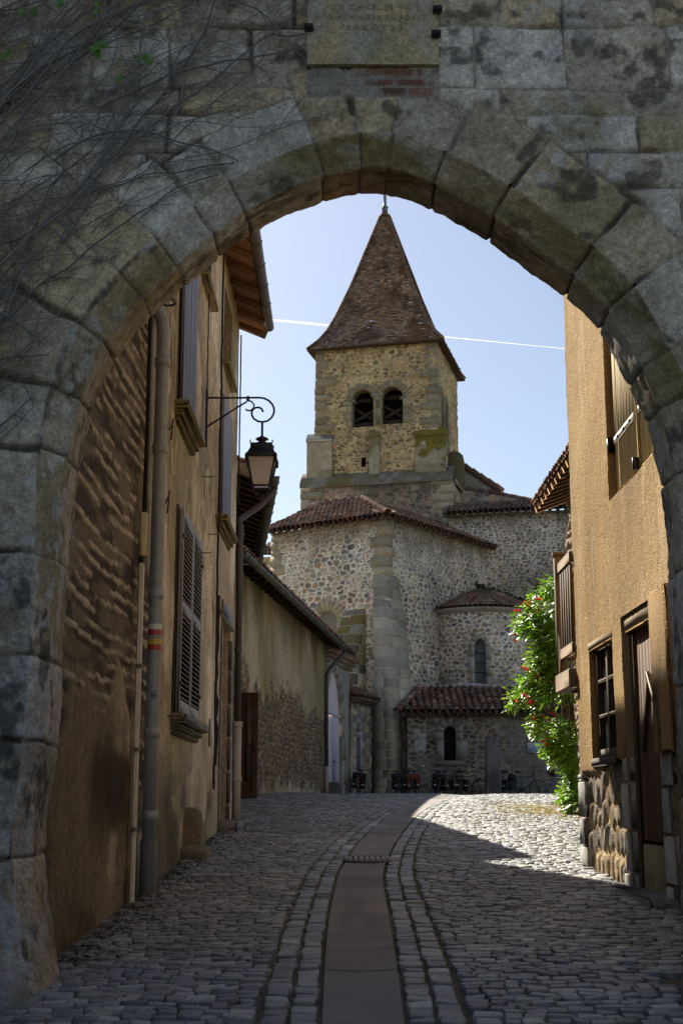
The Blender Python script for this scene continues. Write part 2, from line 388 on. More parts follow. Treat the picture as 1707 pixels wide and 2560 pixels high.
gl = np.array([G(*p) for p in [(735,2352),(738,2270),(742,2200),(752,2100),(775,2000),(797,1968),(815,1940),(850,1905),(890,1873),(948,1840),(996,1827)]])
gr = np.array([G(*p) for p in [(932,2352),(925,2270),(913,2200),(898,2110),(886,2050),(879,2010),(888,1975),(903,1940),(932,1900),(962,1868),(1000,1843),(1050,1827)]])
def fit(g, extra):
    ys = np.concatenate([[-2, 3], g[:, 1], [e[1] for e in extra]]); xs = np.concatenate([[g[0, 0] + .1, g[0, 0] + .02], g[:, 0], [e[0] for e in extra]])
    o = np.argsort(ys); yy = np.linspace(-2, 54, 561); x = np.interp(yy, ys[o], xs[o]); k = np.hanning(31); k /= k.sum()
    x[15:-15] = np.convolve(x, k, 'valid'); return yy, x
GL = fit(gl, [(4.6, 48), (6.6, 52)]); GR = fit(gr, [(5.4, 48), (7.5, 52)])
def gutL(Y): return np.interp(Y, *GL)
def gutR(Y): return np.interp(Y, *GR)
def dip(x, Y):
    d = np.maximum(np.maximum(gutL(Y) - x, x - gutR(Y)), 0); return -.035 * np.exp(-(d / .5) ** 2)
def gtop(x, Y): return gz(x, Y) + dip(x, Y)

xs = np.concatenate([np.linspace(-60, -9, 18), np.linspace(-8, 12, 101), np.linspace(13, 60, 16)]); ys = np.concatenate([np.linspace(-20, -3, 8), np.linspace(-2, 60, 311), np.linspace(63, 120, 20)])
X, Y = np.meshgrid(xs, ys, indexing='ij'); Z = gtop(X, Y) - .012
cg = mixc(np.broadcast_to(A(.15, .13, .10), X.shape + (3,)), A(.11, .12, .06), sst(.45, .65, fbm(X * 1.3, Y * 1.3, 5)))
tag(MB().add(np.stack([X, Y, Z], -1).reshape(-1, 3), grid_faces(len(xs), len(ys)), cg.reshape(-1, 3)).build('ground', EARTH, smooth=True), kind='structure')

# stone setts: two border courses along the channel, the rest in slightly bowed rows
S = []   # x, y, half width, half length, angle
def xr_lim(Y): return np.where(Y < 16.3, np.where(Y < 8.6, 1.95, 2.82), np.where(Y < 32, 4.75, 9.))
def xl_lim(Y): return np.where(Y < 8.6, -2.0, np.where(Y < 24, -1.88, np.where(Y < 40, -2.9, -1.8)))
rr = random.Random(3)
for side, gf in ((-1, gutL), (1, gutR)):
    for course in range(2):
        y = 3.5
        while y < 52:
            w = .145; ln = rr.uniform(.13, .22); xc = gf(y) + side * (.015 + w * (course + .5) + .012 * course)
            sl = (gf(y + .1) - gf(y - .1)) / .2
            S.append((xc, y + ln / 2, w / 2 - .006, ln / 2 - .006, -math.atan(sl))); y += ln + .004 + (.0 if course else .002)
    t0 = .327; y = 3.5; k = 0
    while y < 52:
        zf_ = 1. if y < 26 else 1.35; ln = rr.uniform(.095, .125) * zf_; x = gf(y) + side * (t0 + rr.uniform(0, .03))
        while True:
            w = rr.uniform(.085, .17) * zf_; x1 = x + side * w; xm = x + side * w / 2
            yy = y + ln / 2 + .03 * math.sin(xm * 1.7 + y * .3) - .035 * (xm - gf(y)) ** 2 + .03 * math.sin(xm * 5.1 + y * 2.3) * rr.random()
            if side < 0 and x1 < xl_lim(yy): break
            if side > 0 and x1 > xr_lim(yy): break
            S.append((xm, yy, w / 2 - .004, ln / 2 - .004 + rr.uniform(-.012, .004), rr.gauss(0, .05) + .1 * side * .3 * (xm - gf(y)) * .6)); x = x1
        y += ln + .006; k += 1
S = np.array(S); n = len(S)
TX = np.array([-1, 1, 1, -1.]); TY = np.array([-1, -1, 1, 1.])
ca, sa = np.cos(S[:, 4])[:, None], np.sin(S[:, 4])[:, None]
def ring(k, ins, dz, js):
    lx = TX * (S[:, 2:3] - ins) + RNG.normal(0, js, (n, 4)); ly = TY * (S[:, 3:4] - ins) + RNG.normal(0, js, (n, 4))
    x = S[:, 0:1] + lx * ca - ly * sa; y = S[:, 1:2] + lx * sa + ly * ca
    return np.stack([x, y, lx, ly], -1)
jit = RNG.normal(0, .0075, (n, 4, 2))
tilt = RNG.normal(0, .04, (n, 2)); lift = RNG.normal(0, .005, (n, 1)); V = []
for ins, dz in ((0, -.06), (0, .012), (.006, .0195), (.016, .0215)):
    lx = TX * (S[:, 2:3] - ins) + jit[..., 0]; ly = TY * (S[:, 3:4] - ins) + jit[..., 1]
    x = S[:, 0:1] + lx * ca - ly * sa; y = S[:, 1:2] + lx * sa + ly * ca
    V.append(np.stack([x, y, gtop(S[:, 0:1], S[:, 1:2]) + (gz(x, y) - gz(S[:, 0:1], S[:, 1:2])) + dz + lift + lx * tilt[:, :1] + ly * tilt[:, 1:]], -1))
V = np.stack(V, 1).reshape(-1, 3)
tf = [[a * 4 + i, a * 4 + (i + 1) % 4, (a + 1) * 4 + (i + 1) % 4, (a + 1) * 4 + i] for a in range(3) for i in range(4)] + [[12, 13, 14, 15]]
F = (np.array(tf)[None] + np.arange(n)[:, None, None] * 16).reshape(-1, 4)
pal = A((.20,.20,.205),(.235,.23,.225),(.27,.26,.24),(.165,.17,.18),(.25,.235,.205),(.21,.205,.205),(.33,.315,.285))
cs = A(1.02, 1.03, 1.04) * pal[RNG.integers(0, len(pal), n)] * RNG.uniform(.6, 1.3, (n, 1)); 
moss = sst(.55, .72, fbm(S[:, 0] * .9, S[:, 1] * .5, 77)) * .35
cs = cs + (A(.17, .16, .09) - cs) * moss[:, None]
tag(MB().add(V, F, np.repeat(cs, 16, 0)).build('street', SETT, smooth=False), kind='structure')

# channel of wide slabs down the middle, with transverse joints
ch = MB(); y = 3.0; rr = random.Random(8)
GRATE_Y = G(850, 1971)[1]
while y < 52:
    ln = rr.uniform(.9, 1.2); y1 = y + ln
    if y < GRATE_Y - .36 < y1: y1 = GRATE_Y - .36
    elif abs(y - (GRATE_Y - .36)) < .01: y = GRATE_Y + .36; y1 = y + ln
    yy = np.linspace(y + .005, y1 - .005, 9); tt = np.linspace(0, 1, 7); YY, TT = np.meshgrid(yy, tt, indexing='ij')
    XX = gutL(YY) + .012 + (gutR(YY) - gutL(YY) - .024) * TT; ZZ = gz(XX, YY) - .016 - .010 * (1 - (2 * TT - 1) ** 2) + rr.gauss(0, .002)
    c = A(.215, .19, .175) * rr.uniform(.88, 1.12); cc = np.broadcast_to(c, YY.shape + (3,)) * (.8 + .4 * fbm(XX * 2.5, YY * .9, 31, 3))[..., None]
    cc = mixc(cc, A(.10, .08, .07), .5 * sst(.5, .7, fbm(XX * 3.5, YY * .35, 34, 3)) * (1 - (2 * TT - 1) ** 2))
    ch.add(np.stack([XX, YY, ZZ], -1).reshape(-1, 3), grid_faces(9, 7), cc.reshape(-1, 3)); y = y1
tag(ch.build('street_channel_path', SLAB, smooth=True), kind='structure')
xg0, xg1 = gutL(GRATE_Y) - .02, gutR(GRATE_Y) + .02; zg = float(gz((xg0 + xg1) / 2, GRATE_Y)) - .012; gsl = float(gz(0, GRATE_Y + .5) - gz(0, GRATE_Y - .5))
def gp(x, y, dz): return (x, y, zg + gsl * (y - GRATE_Y) + dz)
dg = thing('drain_grate', ((xg0 + xg1) / 2, GRATE_Y, zg), 'dark slotted iron drain grate set across the paved channel', 'drain grate')
b = MB()
for s in (-1, 1): beam(b, gp(xg0, GRATE_Y + s * .33, 0), gp(xg1, GRATE_Y + s * .33, 0), .05, .03, A(.14, .125, .115))
for x_ in (xg0 + .02, xg1 - .02): beam(b, gp(x_, GRATE_Y - .33, 0), gp(x_, GRATE_Y + .33, 0), .04, .03, A(.14, .125, .115))
b.build('frame', IRON, dg); b = MB()
for k in range(1, 8): beam(b, gp(lerp(xg0, xg1, k / 8), GRATE_Y - .31, 0), gp(lerp(xg0, xg1, k / 8), GRATE_Y + .31, 0), .045, .022, A(.24, .215, .195))
for q in (-.11, .11): beam(b, gp(xg0, GRATE_Y + q, .001), gp(xg1, GRATE_Y + q, .001), .05, .022, A(.24, .215, .195))
b.build('bars', IRON, dg)
b = MB(); b.add([gp(xg0, GRATE_Y - .35, -.014), gp(xg1, GRATE_Y - .35, -.014), gp(xg1, GRATE_Y + .35, -.014), gp(xg0, GRATE_Y + .35, -.014)], [[0, 1, 2, 3]], A(.012, .012, .012)); b.build('sump', IRON, dg)

# ------------------------------------------------------------------ the gate wall with its arch
GY0, GYB, GYC = 8.0, 8.16, 8.54
sil = [(146,2330),(128,2180),(112,2060),(104,1960),(112,1860),(124,1790),(132,1720),(140,1618),(147,1446),(158,1300),(168,1200),(184,1080),(205,975),(237,875),(280,800),(335,738),(385,690),(440,642),(505,590),(555,553),(610,517),(680,486),(740,465),(790,448),(850,439),(905,446),(985,480),(1080,527),(1145,570),(1205,615),(1250,652),(1300,690),(1345,722),(1385,775),(1422,850),(1457,915),(1485,975),(1504,1045),(1520,1130),(1530,1260),(1538,1400),(1548,1560),(1556,1740),(1562,1900),(1566,2050),(1566,2200),(1566,2330)]
pc = np.array([at(x, y, GYC)[[0, 2]] for x, y in sil])
def resample(p, n):
    d = np.concatenate([[0], np.cumsum(np.hypot(*np.diff(p, axis=0).T))]); t = np.linspace(0, d[-1], n); return np.stack([np.interp(t, d, p[:, 0]), np.interp(t, d, p[:, 1])], 1), t
NS = 900
pr, sarc = resample(pc, NS)
k = np.hanning(41); k /= k.sum(); ps = pr.copy()
for a in range(2): ps[20:-20, a] = np.convolve(pr[:, a], k, 'valid')
pr = ps; STOT = sarc[-1]
tg = np.gradient(pr, axis=0); tg /= np.linalg.norm(tg, axis=1, keepdims=True); nrm = np.stack([-tg[:, 1], tg[:, 0]], 1)
for a in range(2):
    q = nrm[:, a].copy(); nrm[30:-30, a] = np.convolve(q, np.hanning(61) / np.hanning(61).sum(), 'valid')
nrm /= np.linalg.norm(nrm, axis=1, keepdims=True)
if nrm[NS // 2, 1] < 0: nrm = -nrm
# voussoir joints along the curve, found from where they show in the photograph
sj_px = [(104,1960),(134,1715),(144,1530),(157,1310),(184,1085),(212,955),(262,830),(345,728),(420,655),(505,590),(578,540),(740,465),(822,442),(884,442),(990,483),(1120,553),(1290,684),(1372,755),(1440,885),(1482,970),(1518,1120),(1535,1330),(1549,1580),(1560,1830),(1566,2080)]
SJ = []
for x, y in sj_px:
    w = at(x, y, GYC)[[0, 2]]; SJ.append(sarc[np.argmin(np.hypot(*(pr - w).T))])
SJ = np.array([-.2] + sorted(SJ) + [STOT + .2]); rr = random.Random(21)
ROUT = np.array([rr.choice([.52, .6, .7, .78]) if 2.9 < (SJ[i] + SJ[i + 1]) / 2 < STOT - 2.9 else rr.choice([.42, .62, .8]) for i in range(len(SJ) - 1)])
kk = int(np.searchsorted(SJ, sarc[NS // 2])) - 1
chs = lambda s: .085 + .075 * sst(2.6, 3.6, s) * (1 - sst(STOT - 3.8, STOT - 2.8, s)) + .0 * s
zc = [-1.6,-1.2,-.8,-.42,-.02,.4,.82,1.22,1.66,2.08,2.46,2.86,3.22,3.50,3.79,4.04,4.31,4.49,4.93,5.28,5.62,5.95,6.3,6.7,7.1,7.6]
def near_profile(X, Z):
    P = np.stack([X.ravel(), Z.ravel()], 1); r = np.empty(len(P)); s = np.empty(len(P)); sub = pr[::3]; tt = tg[::3]; nn = nrm[::3]; ss = sarc[::3]
    for a in range(0, len(P), 20000):
        d = P[a:a + 20000, None] - sub[None]; q = np.argmin((d ** 2).sum(-1), 1); e = P[a:a + 20000] - sub[q]
        r[a:a + 20000] = (e * nn[q]).sum(1); s[a:a + 20000] = ss[q] + (e * tt[q]).sum(1)
    return r.reshape(X.shape), s.reshape(X.shape)
CRUST = [(*at(x, y, 8.)[[0, 2]], rx, rz) for x, y, rx, rz in ((1120, 22, .30, .12), (1135, 232, .16, .09), (1490, 130, .16, .20), (1335, 225, .16, .05), (960, 345, .12, .10), (560, 15, .30, .10), (1040, 60, .1, .1), (1460, 40, .08, .12), (300, 60, .3, .2))]
def stone_colour(i1, i2, X, Z):
    base = mixc(np.broadcast_to(A(.335, .29, .22), X.shape + (3,)), A(.335, .265, .168), sst(.25, .75, i1))
    base = mixc(base, A(.345, .32, .27), sst(.66, .8, i2))
    c = 1.42 * base * (.76 + .40 * i2)[..., None] * (.72 + .56 * fbm(X * 3.2, Z * 3.2, 201, 4))[..., None]
    c = c * (.80 + .40 * vn(X * 62, Z * 62, 218))[..., None] * (.86 + .28 * vn(X * 31 + 5, Z * 31, 219))[..., None]      # mineral grain
    c = mixc(c, A(.24, .20, .095), .7 * sst(.5, .68, fbm(X * 1.9 + 3, Z * 1.9, 203, 4)))          # ochre lichen
    blk = sst(.55, .68, fbm(X * 2.6 + 8, Z * 3.6, 207, 4) + .09 * sst(3.9, 4.9, Z) * sst(-.6, .3, X) - .05)
    for xq, yq, rx, rz in CRUST: blk = np.maximum(blk, np.exp(-(((X - xq) / rx) ** 2 + ((Z - yq) / rz) ** 2)) * (.55 + .9 * fbm(X * 7, Z * 7, 217, 3)))
    c = mixc(c, A(.05, .046, .04), .72 * sst(.52, .92, np.clip(blk, 0, 1) * (.15 + 1.35 * fbm(X * 15, Z * 15, 209, 5))))             # black crust
    c = mixc(c, A(.50, .48, .44), .8 * sst(.57, .65, fbm(X * 8 + 4, Z * 8, 211, 3)) * sst(.4, .6, fbm(X * 1.5, Z * 1.5, 213, 2)))   # pale lichen
    return c
def wall_fn(X, Z):
    """relief and colour of the gate's face at (x, z)"""
    r, s = near_profile(X, Z)
    w = (fbm(X * 2.2, Z * 2.2, 221, 3) - .5) * .07
    sv = np.clip(np.searchsorted(SJ, s + w) - 1, 0, len(ROUT) - 1); ro = ROUT[sv] + (fbm(X * 1.6 + 5, Z * 1.6, 223, 3) - .5) * .12
    inr = r < ro
    dj = np.minimum(np.abs(s + w - SJ[sv]), np.abs(SJ[sv + 1] - s - w)); dr = np.abs(ro - r); dn = np.minimum(dj, dr)
    a1, a2, da = ashlar(X, Z, zc, .38, .78, 231, warp=.035)
    i1 = np.where(inr, h2(sv, sv * 0, 9), a1); i2 = np.where(inr, h2(sv, sv * 0, 10), a2); d = np.where(inr, dn, np.minimum(da, dr))
    openj = sst(.46, .66, fbm(X * 1.8 + 2, Z * 1.8, 225, 3)); jw = .003 + .008 * openj + .010 * sst(.6, .75, fbm(X * 5, Z * 5, 227, 2))
    j = 1 - sst(jw * .35, jw + .009, d)
    h = (i1 - .5) * .012 + (fbm(X * 3, Z * 3, 229, 4) - .5) * .035 + (fbm(X * 14, Z * 14, 233, 3) - .5) * .014 + (fbm(X * 45, Z * 45, 235, 2) - .5) * .006
    h = h - .008 * np.exp(-(d / .02) ** 2) - j * (.006 + .045 * openj * openj)
    pit = sst(.70, .78, fbm(X * 9, Z * 9, 237, 3)); h = h - pit * .02
    c = stone_colour(i1, i2, X, Z)
    bk = (X > PLX0 - .005) & (X < PLX1 + .005) & (Z > PLZ0 - .215) & (Z < PLZ0 - .01)                     # two courses of thin brick under the tablet
    bz = (Z - (PLZ0 - .2)) / .066; bx = X / .21 + np.floor(bz) * .37; bd = np.minimum(np.minimum(bz % 1, 1 - bz % 1) * .066, np.minimum(bx % 1, 1 - bx % 1) * .21)
    cb = mixc(np.broadcast_to(A(.25, .125, .085), X.shape + (3,)) * (.5 + .8 * h2(np.floor(bx), np.floor(bz), 4))[..., None], A(.30, .27, .23), np.clip(1 - sst(.004, .014, bd) + sst(.42, .6, fbm(X * 9, Z * 9, 241, 3)), 0, 1))
    c = np.where(bk[..., None], cb, c); h = np.where(bk, -.008 + .012 * sst(.003, .014, bd), h); j = np.where(bk, 0, j)
    mort = A(.28, .245, .185) * (.6 + .7 * fbm(X * 6, Z * 6, 239, 3))[..., None]
    c = mixc(c, mort, j * (1 - .4 * openj))
    c = mixc(c, A(.06, .055, .045), .75 * j * openj)
    return h, c, r, s
PLX0, PLZ0 = at(705, 150, GY0 - .03)[[0, 2]]; PLX1 = at(1007, 150, GY0 - .03)[0]; PLZ1 = PLZ0 + .95
gate = thing('town_gate', (0, GY0, -1.1), 'old granite gate wall with a wide round arch framing the cobbled street', 'gateway')
gw = MB(); res = .0145
xs = np.arange(-3.1, 3.25, res); zs = np.arange(-1.45, 5.62, res); X, Z = np.meshgrid(xs, zs, indexing='ij')
h, c, r, s = wall_fn(X, Z); rc = (r[:-1, :-1] + r[1:, 1:]) / 2; scn = (s[:-1, :-1] + s[1:, 1:]) / 2
gw.add(np.stack([X, GY0 - h, Z], -1).reshape(-1, 3), grid_faces(len(xs), len(zs), rc > chs(scn) + .05), c.reshape(-1, 3))
dk = A(.27, .25, .21)
for sx in (-1, 1): box(gw, (sx * 3.95, -1.7, .1), (1., 19.3, 4.2), A(.16, .14, .12))      # low walls added out of view to shade the foot of the gate
for bx in ((-6.6, -3.1, -1.6, 7.6), (3.23, 6.8, -1.6, 7.6), (-3.1, 3.23, 5.6, 7.6)):
    box(gw, ((bx[0] + bx[1]) / 2, GY0 + .27, (bx[2] + bx[3]) / 2), (bx[1] - bx[0], .54, bx[3] - bx[2]), dk)
# back face and closing cheeks so that the wall is solid
xb = np.arange(-3.1, 3.25, .05); zb = np.arange(-1.45, 5.62, .05); XB, ZB = np.meshgrid(xb, zb, indexing='ij'); rb, _ = near_profile(XB, ZB); rbc = (rb[:-1, :-1] + rb[1:, 1:]) / 2
gw.add(np.stack([XB, np.full(XB.shape, GYC - .01), ZB], -1).reshape(-1, 3), grid_faces(len(xb), len(zb), rbc > .075), dk)
gw.build('wall', STONE, gate, smooth=True)
# arch ring: soffit, splay and the first strip of face
qs = []   # (offset outward from the profile as a share of the splay, extra offset, depth y)
for t in np.linspace(0, 1, 22): qs.append((0, 0, lerp(GYC, GYB, t)))
for t in np.linspace(0, 1, 14)[1:]: qs.append((t, 0, lerp(GYB, GY0, t)))
for t in np.linspace(0, .13, 11)[1:]: qs.append((1, t, GY0))
SG = np.arange(0, NS); ss = sarc[SG]; chv = chs(ss)
VV = []; CC = []
for qi, (a, e, y) in enumerate(qs):
    off = a * chv + e; x = pr[:, 0] + nrm[:, 0] * off; z = pr[:, 1] + nrm[:, 1] * off
    w = (fbm(ss * 1.5, np.full(NS, y * 2.), 251, 3) - .5) * .05; w = w * (1 if e == 0 else 0)
    hf, cf, _, _ = wall_fn(x[None], z[None]); hf = hf[0] + .003; cf = cf[0]
    sv = np.clip(np.searchsorted(SJ, ss + w) - 1, 0, len(ROUT) - 1); dj = np.minimum(np.abs(ss + w - SJ[sv]), np.abs(SJ[sv + 1] - ss - w))
    openj = sst(.4, .62, fbm(x * 1.8 + 2, z * 1.8, 225, 3)); j = 1 - sst(.002, .011, dj)
    hh = (h2(sv, sv * 0, 9) - .5) * .008 + (fbm(ss * 2.6, np.full(NS, y * 4.), 253, 4) - .5) * .028 + (fbm(ss * 13, np.full(NS, y * 13.), 255, 3) - .5) * .03 - .007 * np.exp(-(dj / .02) ** 2) - j * (.006 + .03 * openj)
    t = min(1., e / .05) if e else 0.
    if e: px, py, pz = x, GY0 - lerp(hh * .7, hf, t), z; c = cf
    else:
        ed = 1 - .7 * math.exp(-((y - GYC) / .06) ** 2) * 0
        hx = hh * ed; px, pz = x - nrm[:, 0] * hx * .8, z - nrm[:, 1] * hx * .8; py = np.full(NS, y) - hx * (.5 if a > 0 else 0)
        c = stone_colour(h2(sv, sv * 0, 9), h2(sv, sv * 0, 10), ss * .9, np.full(NS, y * 2 + 1.)); lk = (.55 if a > 0 else .3) * sst(2.6, 3.3, ss) * (1 - sst(STOT - 3.5, STOT - 2.8, ss))
        c = mixc(c, A(.235, .185, .065), lk * sst(.33, .6, fbm(ss * 2, np.full(NS, y * 5.), 257, 3))); c = mixc(c, A(.07, .06, .05), .8 * j)
    VV.append(np.stack([px, py, pz], 1)); CC.append(c)
VV = np.stack(VV, 1); CC = np.stack(CC, 1)
MB().add(VV.reshape(-1, 3), grid_faces(NS, len(qs)), CC.reshape(-1, 3)).build('arch_ring', STONE, gate, smooth=True)

def boulder(name, c, d, col, seed, m, parent=None, label=None, cat=None, group=None, ax=E3, p=3.2):
    th = np.linspace(0, math.pi, 25); ph = np.linspace(0, 2 * math.pi, 41); T, Pp = np.meshgrid(th, ph, indexing='ij')
    v = np.stack([np.sin(T) * np.cos(Pp), np.sin(T) * np.sin(Pp), np.cos(T)], -1); v = v / (np.abs(v) ** p).sum(-1, keepdims=True) ** (1 / p)
    q = v * np.asarray(d) / 2; f = 1 + (fbm(Pp * 1.2 * np.sin(T), T * 1.6, seed, 4) - .5) * .22 * np.sin(T)
    mb = MB().add((q * f[..., None]).reshape(-1, 3) @ ax + np.asarray(c), grid_faces(25, 41), (np.asarray(col) * (.75 + .5 * fbm(Pp * 2, T * 4, seed + 2, 3))[..., None]).reshape(-1, 3))
    o = mb.build(name, m, parent, smooth=True)
    if label: tag(o, label, cat, group)
    return o
boulder('guard_stone', (-2.02, 7.82, -1.12), (.62, .55, .42), A(.27, .265, .25), 3, STONE, label='grey rounded guard stone at the left foot of the arch', cat='guard stone')
boulder('guard_stone', (2.02, 7.72, -1.10), (.34, .4, .50), A(.2, .19, .18), 6, STONE, label='dark rounded guard stone at the right foot of the arch', cat='guard stone')

# stone tablet over the arch, with worn carved lettering
tb = thing('stone_tablet', ((PLX0 + PLX1) / 2, GY0, PLZ0), 'buff stone tablet with worn carved lettering above the arch', 'tablet')
box_c = ((PLX0 + PLX1) / 2, GY0 - .02, (PLZ0 + PLZ1) / 2)
u = np.linspace(PLX0, PLX1, 90); v = np.linspace(PLZ0, PLZ1, 90); U, V = np.meshgrid(u, v, indexing='ij')
ct = mixc(np.broadcast_to(A(.46, .36, .19), U.shape + (3,)), A(.38, .31, .20), sst(.35, .65, fbm(U * 3, V * 3, 301, 4))); ct = mixc(ct, A(.26, .235, .15), .8 * sst(.52, .68, fbm(U * 5, V * 4 + 3, 303, 4)))
ct = mixc(ct, A(.37, .34, .27), .7 * sst(.55, .7, fbm(U * 6, V * .8, 305, 3)))
b = MB().add(np.stack([U, GY0 - .045 - (fbm(U * 8, V * 8, 307, 3) - .5) * .008, V], -1).reshape(-1, 3), grid_faces(90, 90), ct.reshape(-1, 3))
box(b, (box_c[0], GY0 - .015, box_c[2]), (PLX1 - PLX0, .05, PLZ1 - PLZ0), A(.28, .235, .13)); b.build('slab', STONE, tb)
for (xd, yd, tl) in ((709, 63, 0), (1001, 78, 0), (1004, 22, 0)):
    p = at(xd, yd, GY0 - .07); b = MB(); box(b, p, (.062, .06, .038), A(.02, .018, .016), b=.012); beam(b, p, p + A(.0, .09, 0), .03, .02, A(.02, .018, .016)); b.build('clamp', IRON, tb)
for k, (txt, xd, yd, sz) in enumerate((('ICY CHARLES VII', 848, 17, .058), ('ET A POMMIERS EN FOREZ', 852, 40, .05), ('E T R O T E R', 860, 63, .05))):
    cu = bpy.data.curves.new('carving', 'FONT'); cu.body = txt; cu.size = sz; cu.align_x = 'CENTER'; cu.extrude = .0006; cu.space_character = 1.25
    o = bpy.data.objects.new('tmp', cu); COL.objects.link(o); dg_ = bpy.context.evaluated_depsgraph_get(); me = bpy.data.meshes.new_from_object(o.evaluated_get(dg_)); bpy.data.objects.remove(o)
    p = at(xd, yd + 5, GY0 - .0515); a_ = me.attributes.new('col', 'FLOAT_COLOR', 'POINT')
    a_.data.foreach_set('color', np.tile([.33, .255, .135, 1], len(me.vertices)).astype(np.float32)); me.materials.clear(); me.materials.append(STONE)
    o = bpy.data.objects.new('inscription', me); COL.objects.link(o); o.parent = tb; o.location = Vector(p) - Vector(tb['_org']); o.rotation_euler = (rad(90), 0, 0)

# leafless creeper on the left half of the gate
cr = MB(); rr = random.Random(5); leaves = []
def on_wall(x, z): return np.array([x, GY0 - .035, z])
def stem(x, z, ang, L, r0, depth, curl):
    pts = [(x, z)]; n = max(3, int(L / .07)); a = ang; kids = []
    for i in range(n):
        a += rr.gauss(0, .12 if depth == 2 else .2) + curl * .05; x += math.cos(a) * L / n; z += math.sin(a) * L / n
        if not (-3.05 < x < -.05 + .2 * rr.random() and z < 5.6): break
        pts.append((x, z))
        if depth and rr.random() < (.30 if depth == 2 else .12): kids.append((x, z, a + rr.choice([-1, 1]) * rr.uniform(.5, 1.3), rr.uniform(.08, .36) * (1 if depth == 2 else .5), r0 * .5, depth - 1, rr.uniform(-2, 2)))
    if len(pts) < 3: return
    P = np.array(pts); rp, sp = near_profile(P[:, 0], P[:, 1]); lim = chs(sp) + .06; ok = rp > lim
    if not ok.all(): m = int(np.argmin(ok)); P = P[:m]
    if len(P) < 3: return
    nn = len(P); off = GY0 - .03 - r0 - .012 * np.array([vn(np.array([q[0] * 9.]), np.array([q[1] * 9.]), 3)[0] for q in P])
    c = A(.14, .125, .115) * rr.uniform(.6, 1.3); c = lerp(c, A(.26, .24, .225), rr.random() ** 3)
    tube(cr, np.stack([P[:, 0], off, P[:, 1]], 1), np.linspace(r0, r0 * .45, nn), 5, c, caps=False)
    for kd in kids: stem(*kd)
for i in range(125):
    xx = -3.05 + .25 * rr.random(); zz = rr.uniform(1.3, 4.9)
    if rr.random() < .5: xx = rr.uniform(-2.9, -1.2); zz = rr.uniform(2.6 + .5 * (xx + 2.9), 4.8)
    stem(xx, zz, rad(rr.gauss(50, 6)), rr.uniform(.9, 3.4), rr.choice([.0032, .0036, .0045, .006, .009]), 2, rr.uniform(-.22, .2))
for i in range(45): stem(rr.uniform(-3, -1.9), rr.uniform(2.6, 5.2), rad(rr.gauss(45, 25)), rr.uniform(.4, 1.6), .004, 2, rr.uniform(-1, 1))
for i in range(150):
    x = rr.uniform(-3, -.9); z = rr.uniform(1.0, 5.4)
    if z > 1.0 + (x + 3) * 1.2: stem(x, z, rad(rr.choice([150, 165, 20, 5, -12]) + rr.gauss(0, 18)), rr.uniform(.12, .55), .003, 1, rr.uniform(-2, 2))
cv = thing('creeper', (-2.6, GY0 - .03, 1.), 'leafless brown creeper spreading over the left side of the gate wall', 'creeper')
cr.build('stems', TWIG, cv)
lf = MB()
for (xd, yd, k) in ((232, 112, 9), (333, 130, 5), (73, 30, 5), (20, 125, 3), (268, 180, 4), (140, 8, 3), (215, 20, 2)):
    for _ in range(k):
        p = at(xd + rr.gauss(0, 9), yd + rr.gauss(0, 8), GY0 - .08 - rr.random() * .05); a = rr.random() * 6.28; s_ = rr.uniform(.018, .034)
        q = [p + s_ * A(math.cos(a + t), .5 * math.sin(3 * t), math.sin(a + t)) * f for t, f in ((0, 1.3), (1., .8), (2.2, .9), (3.14, .4), (4.1, .9), (5.3, .8))]
        lf.add(q, [[0, 1, 2, 3, 4, 5]], A(.10, .21, .03) * rr.uniform(.7, 1.3))
lf.build('young_leaves', LEAF, cv)

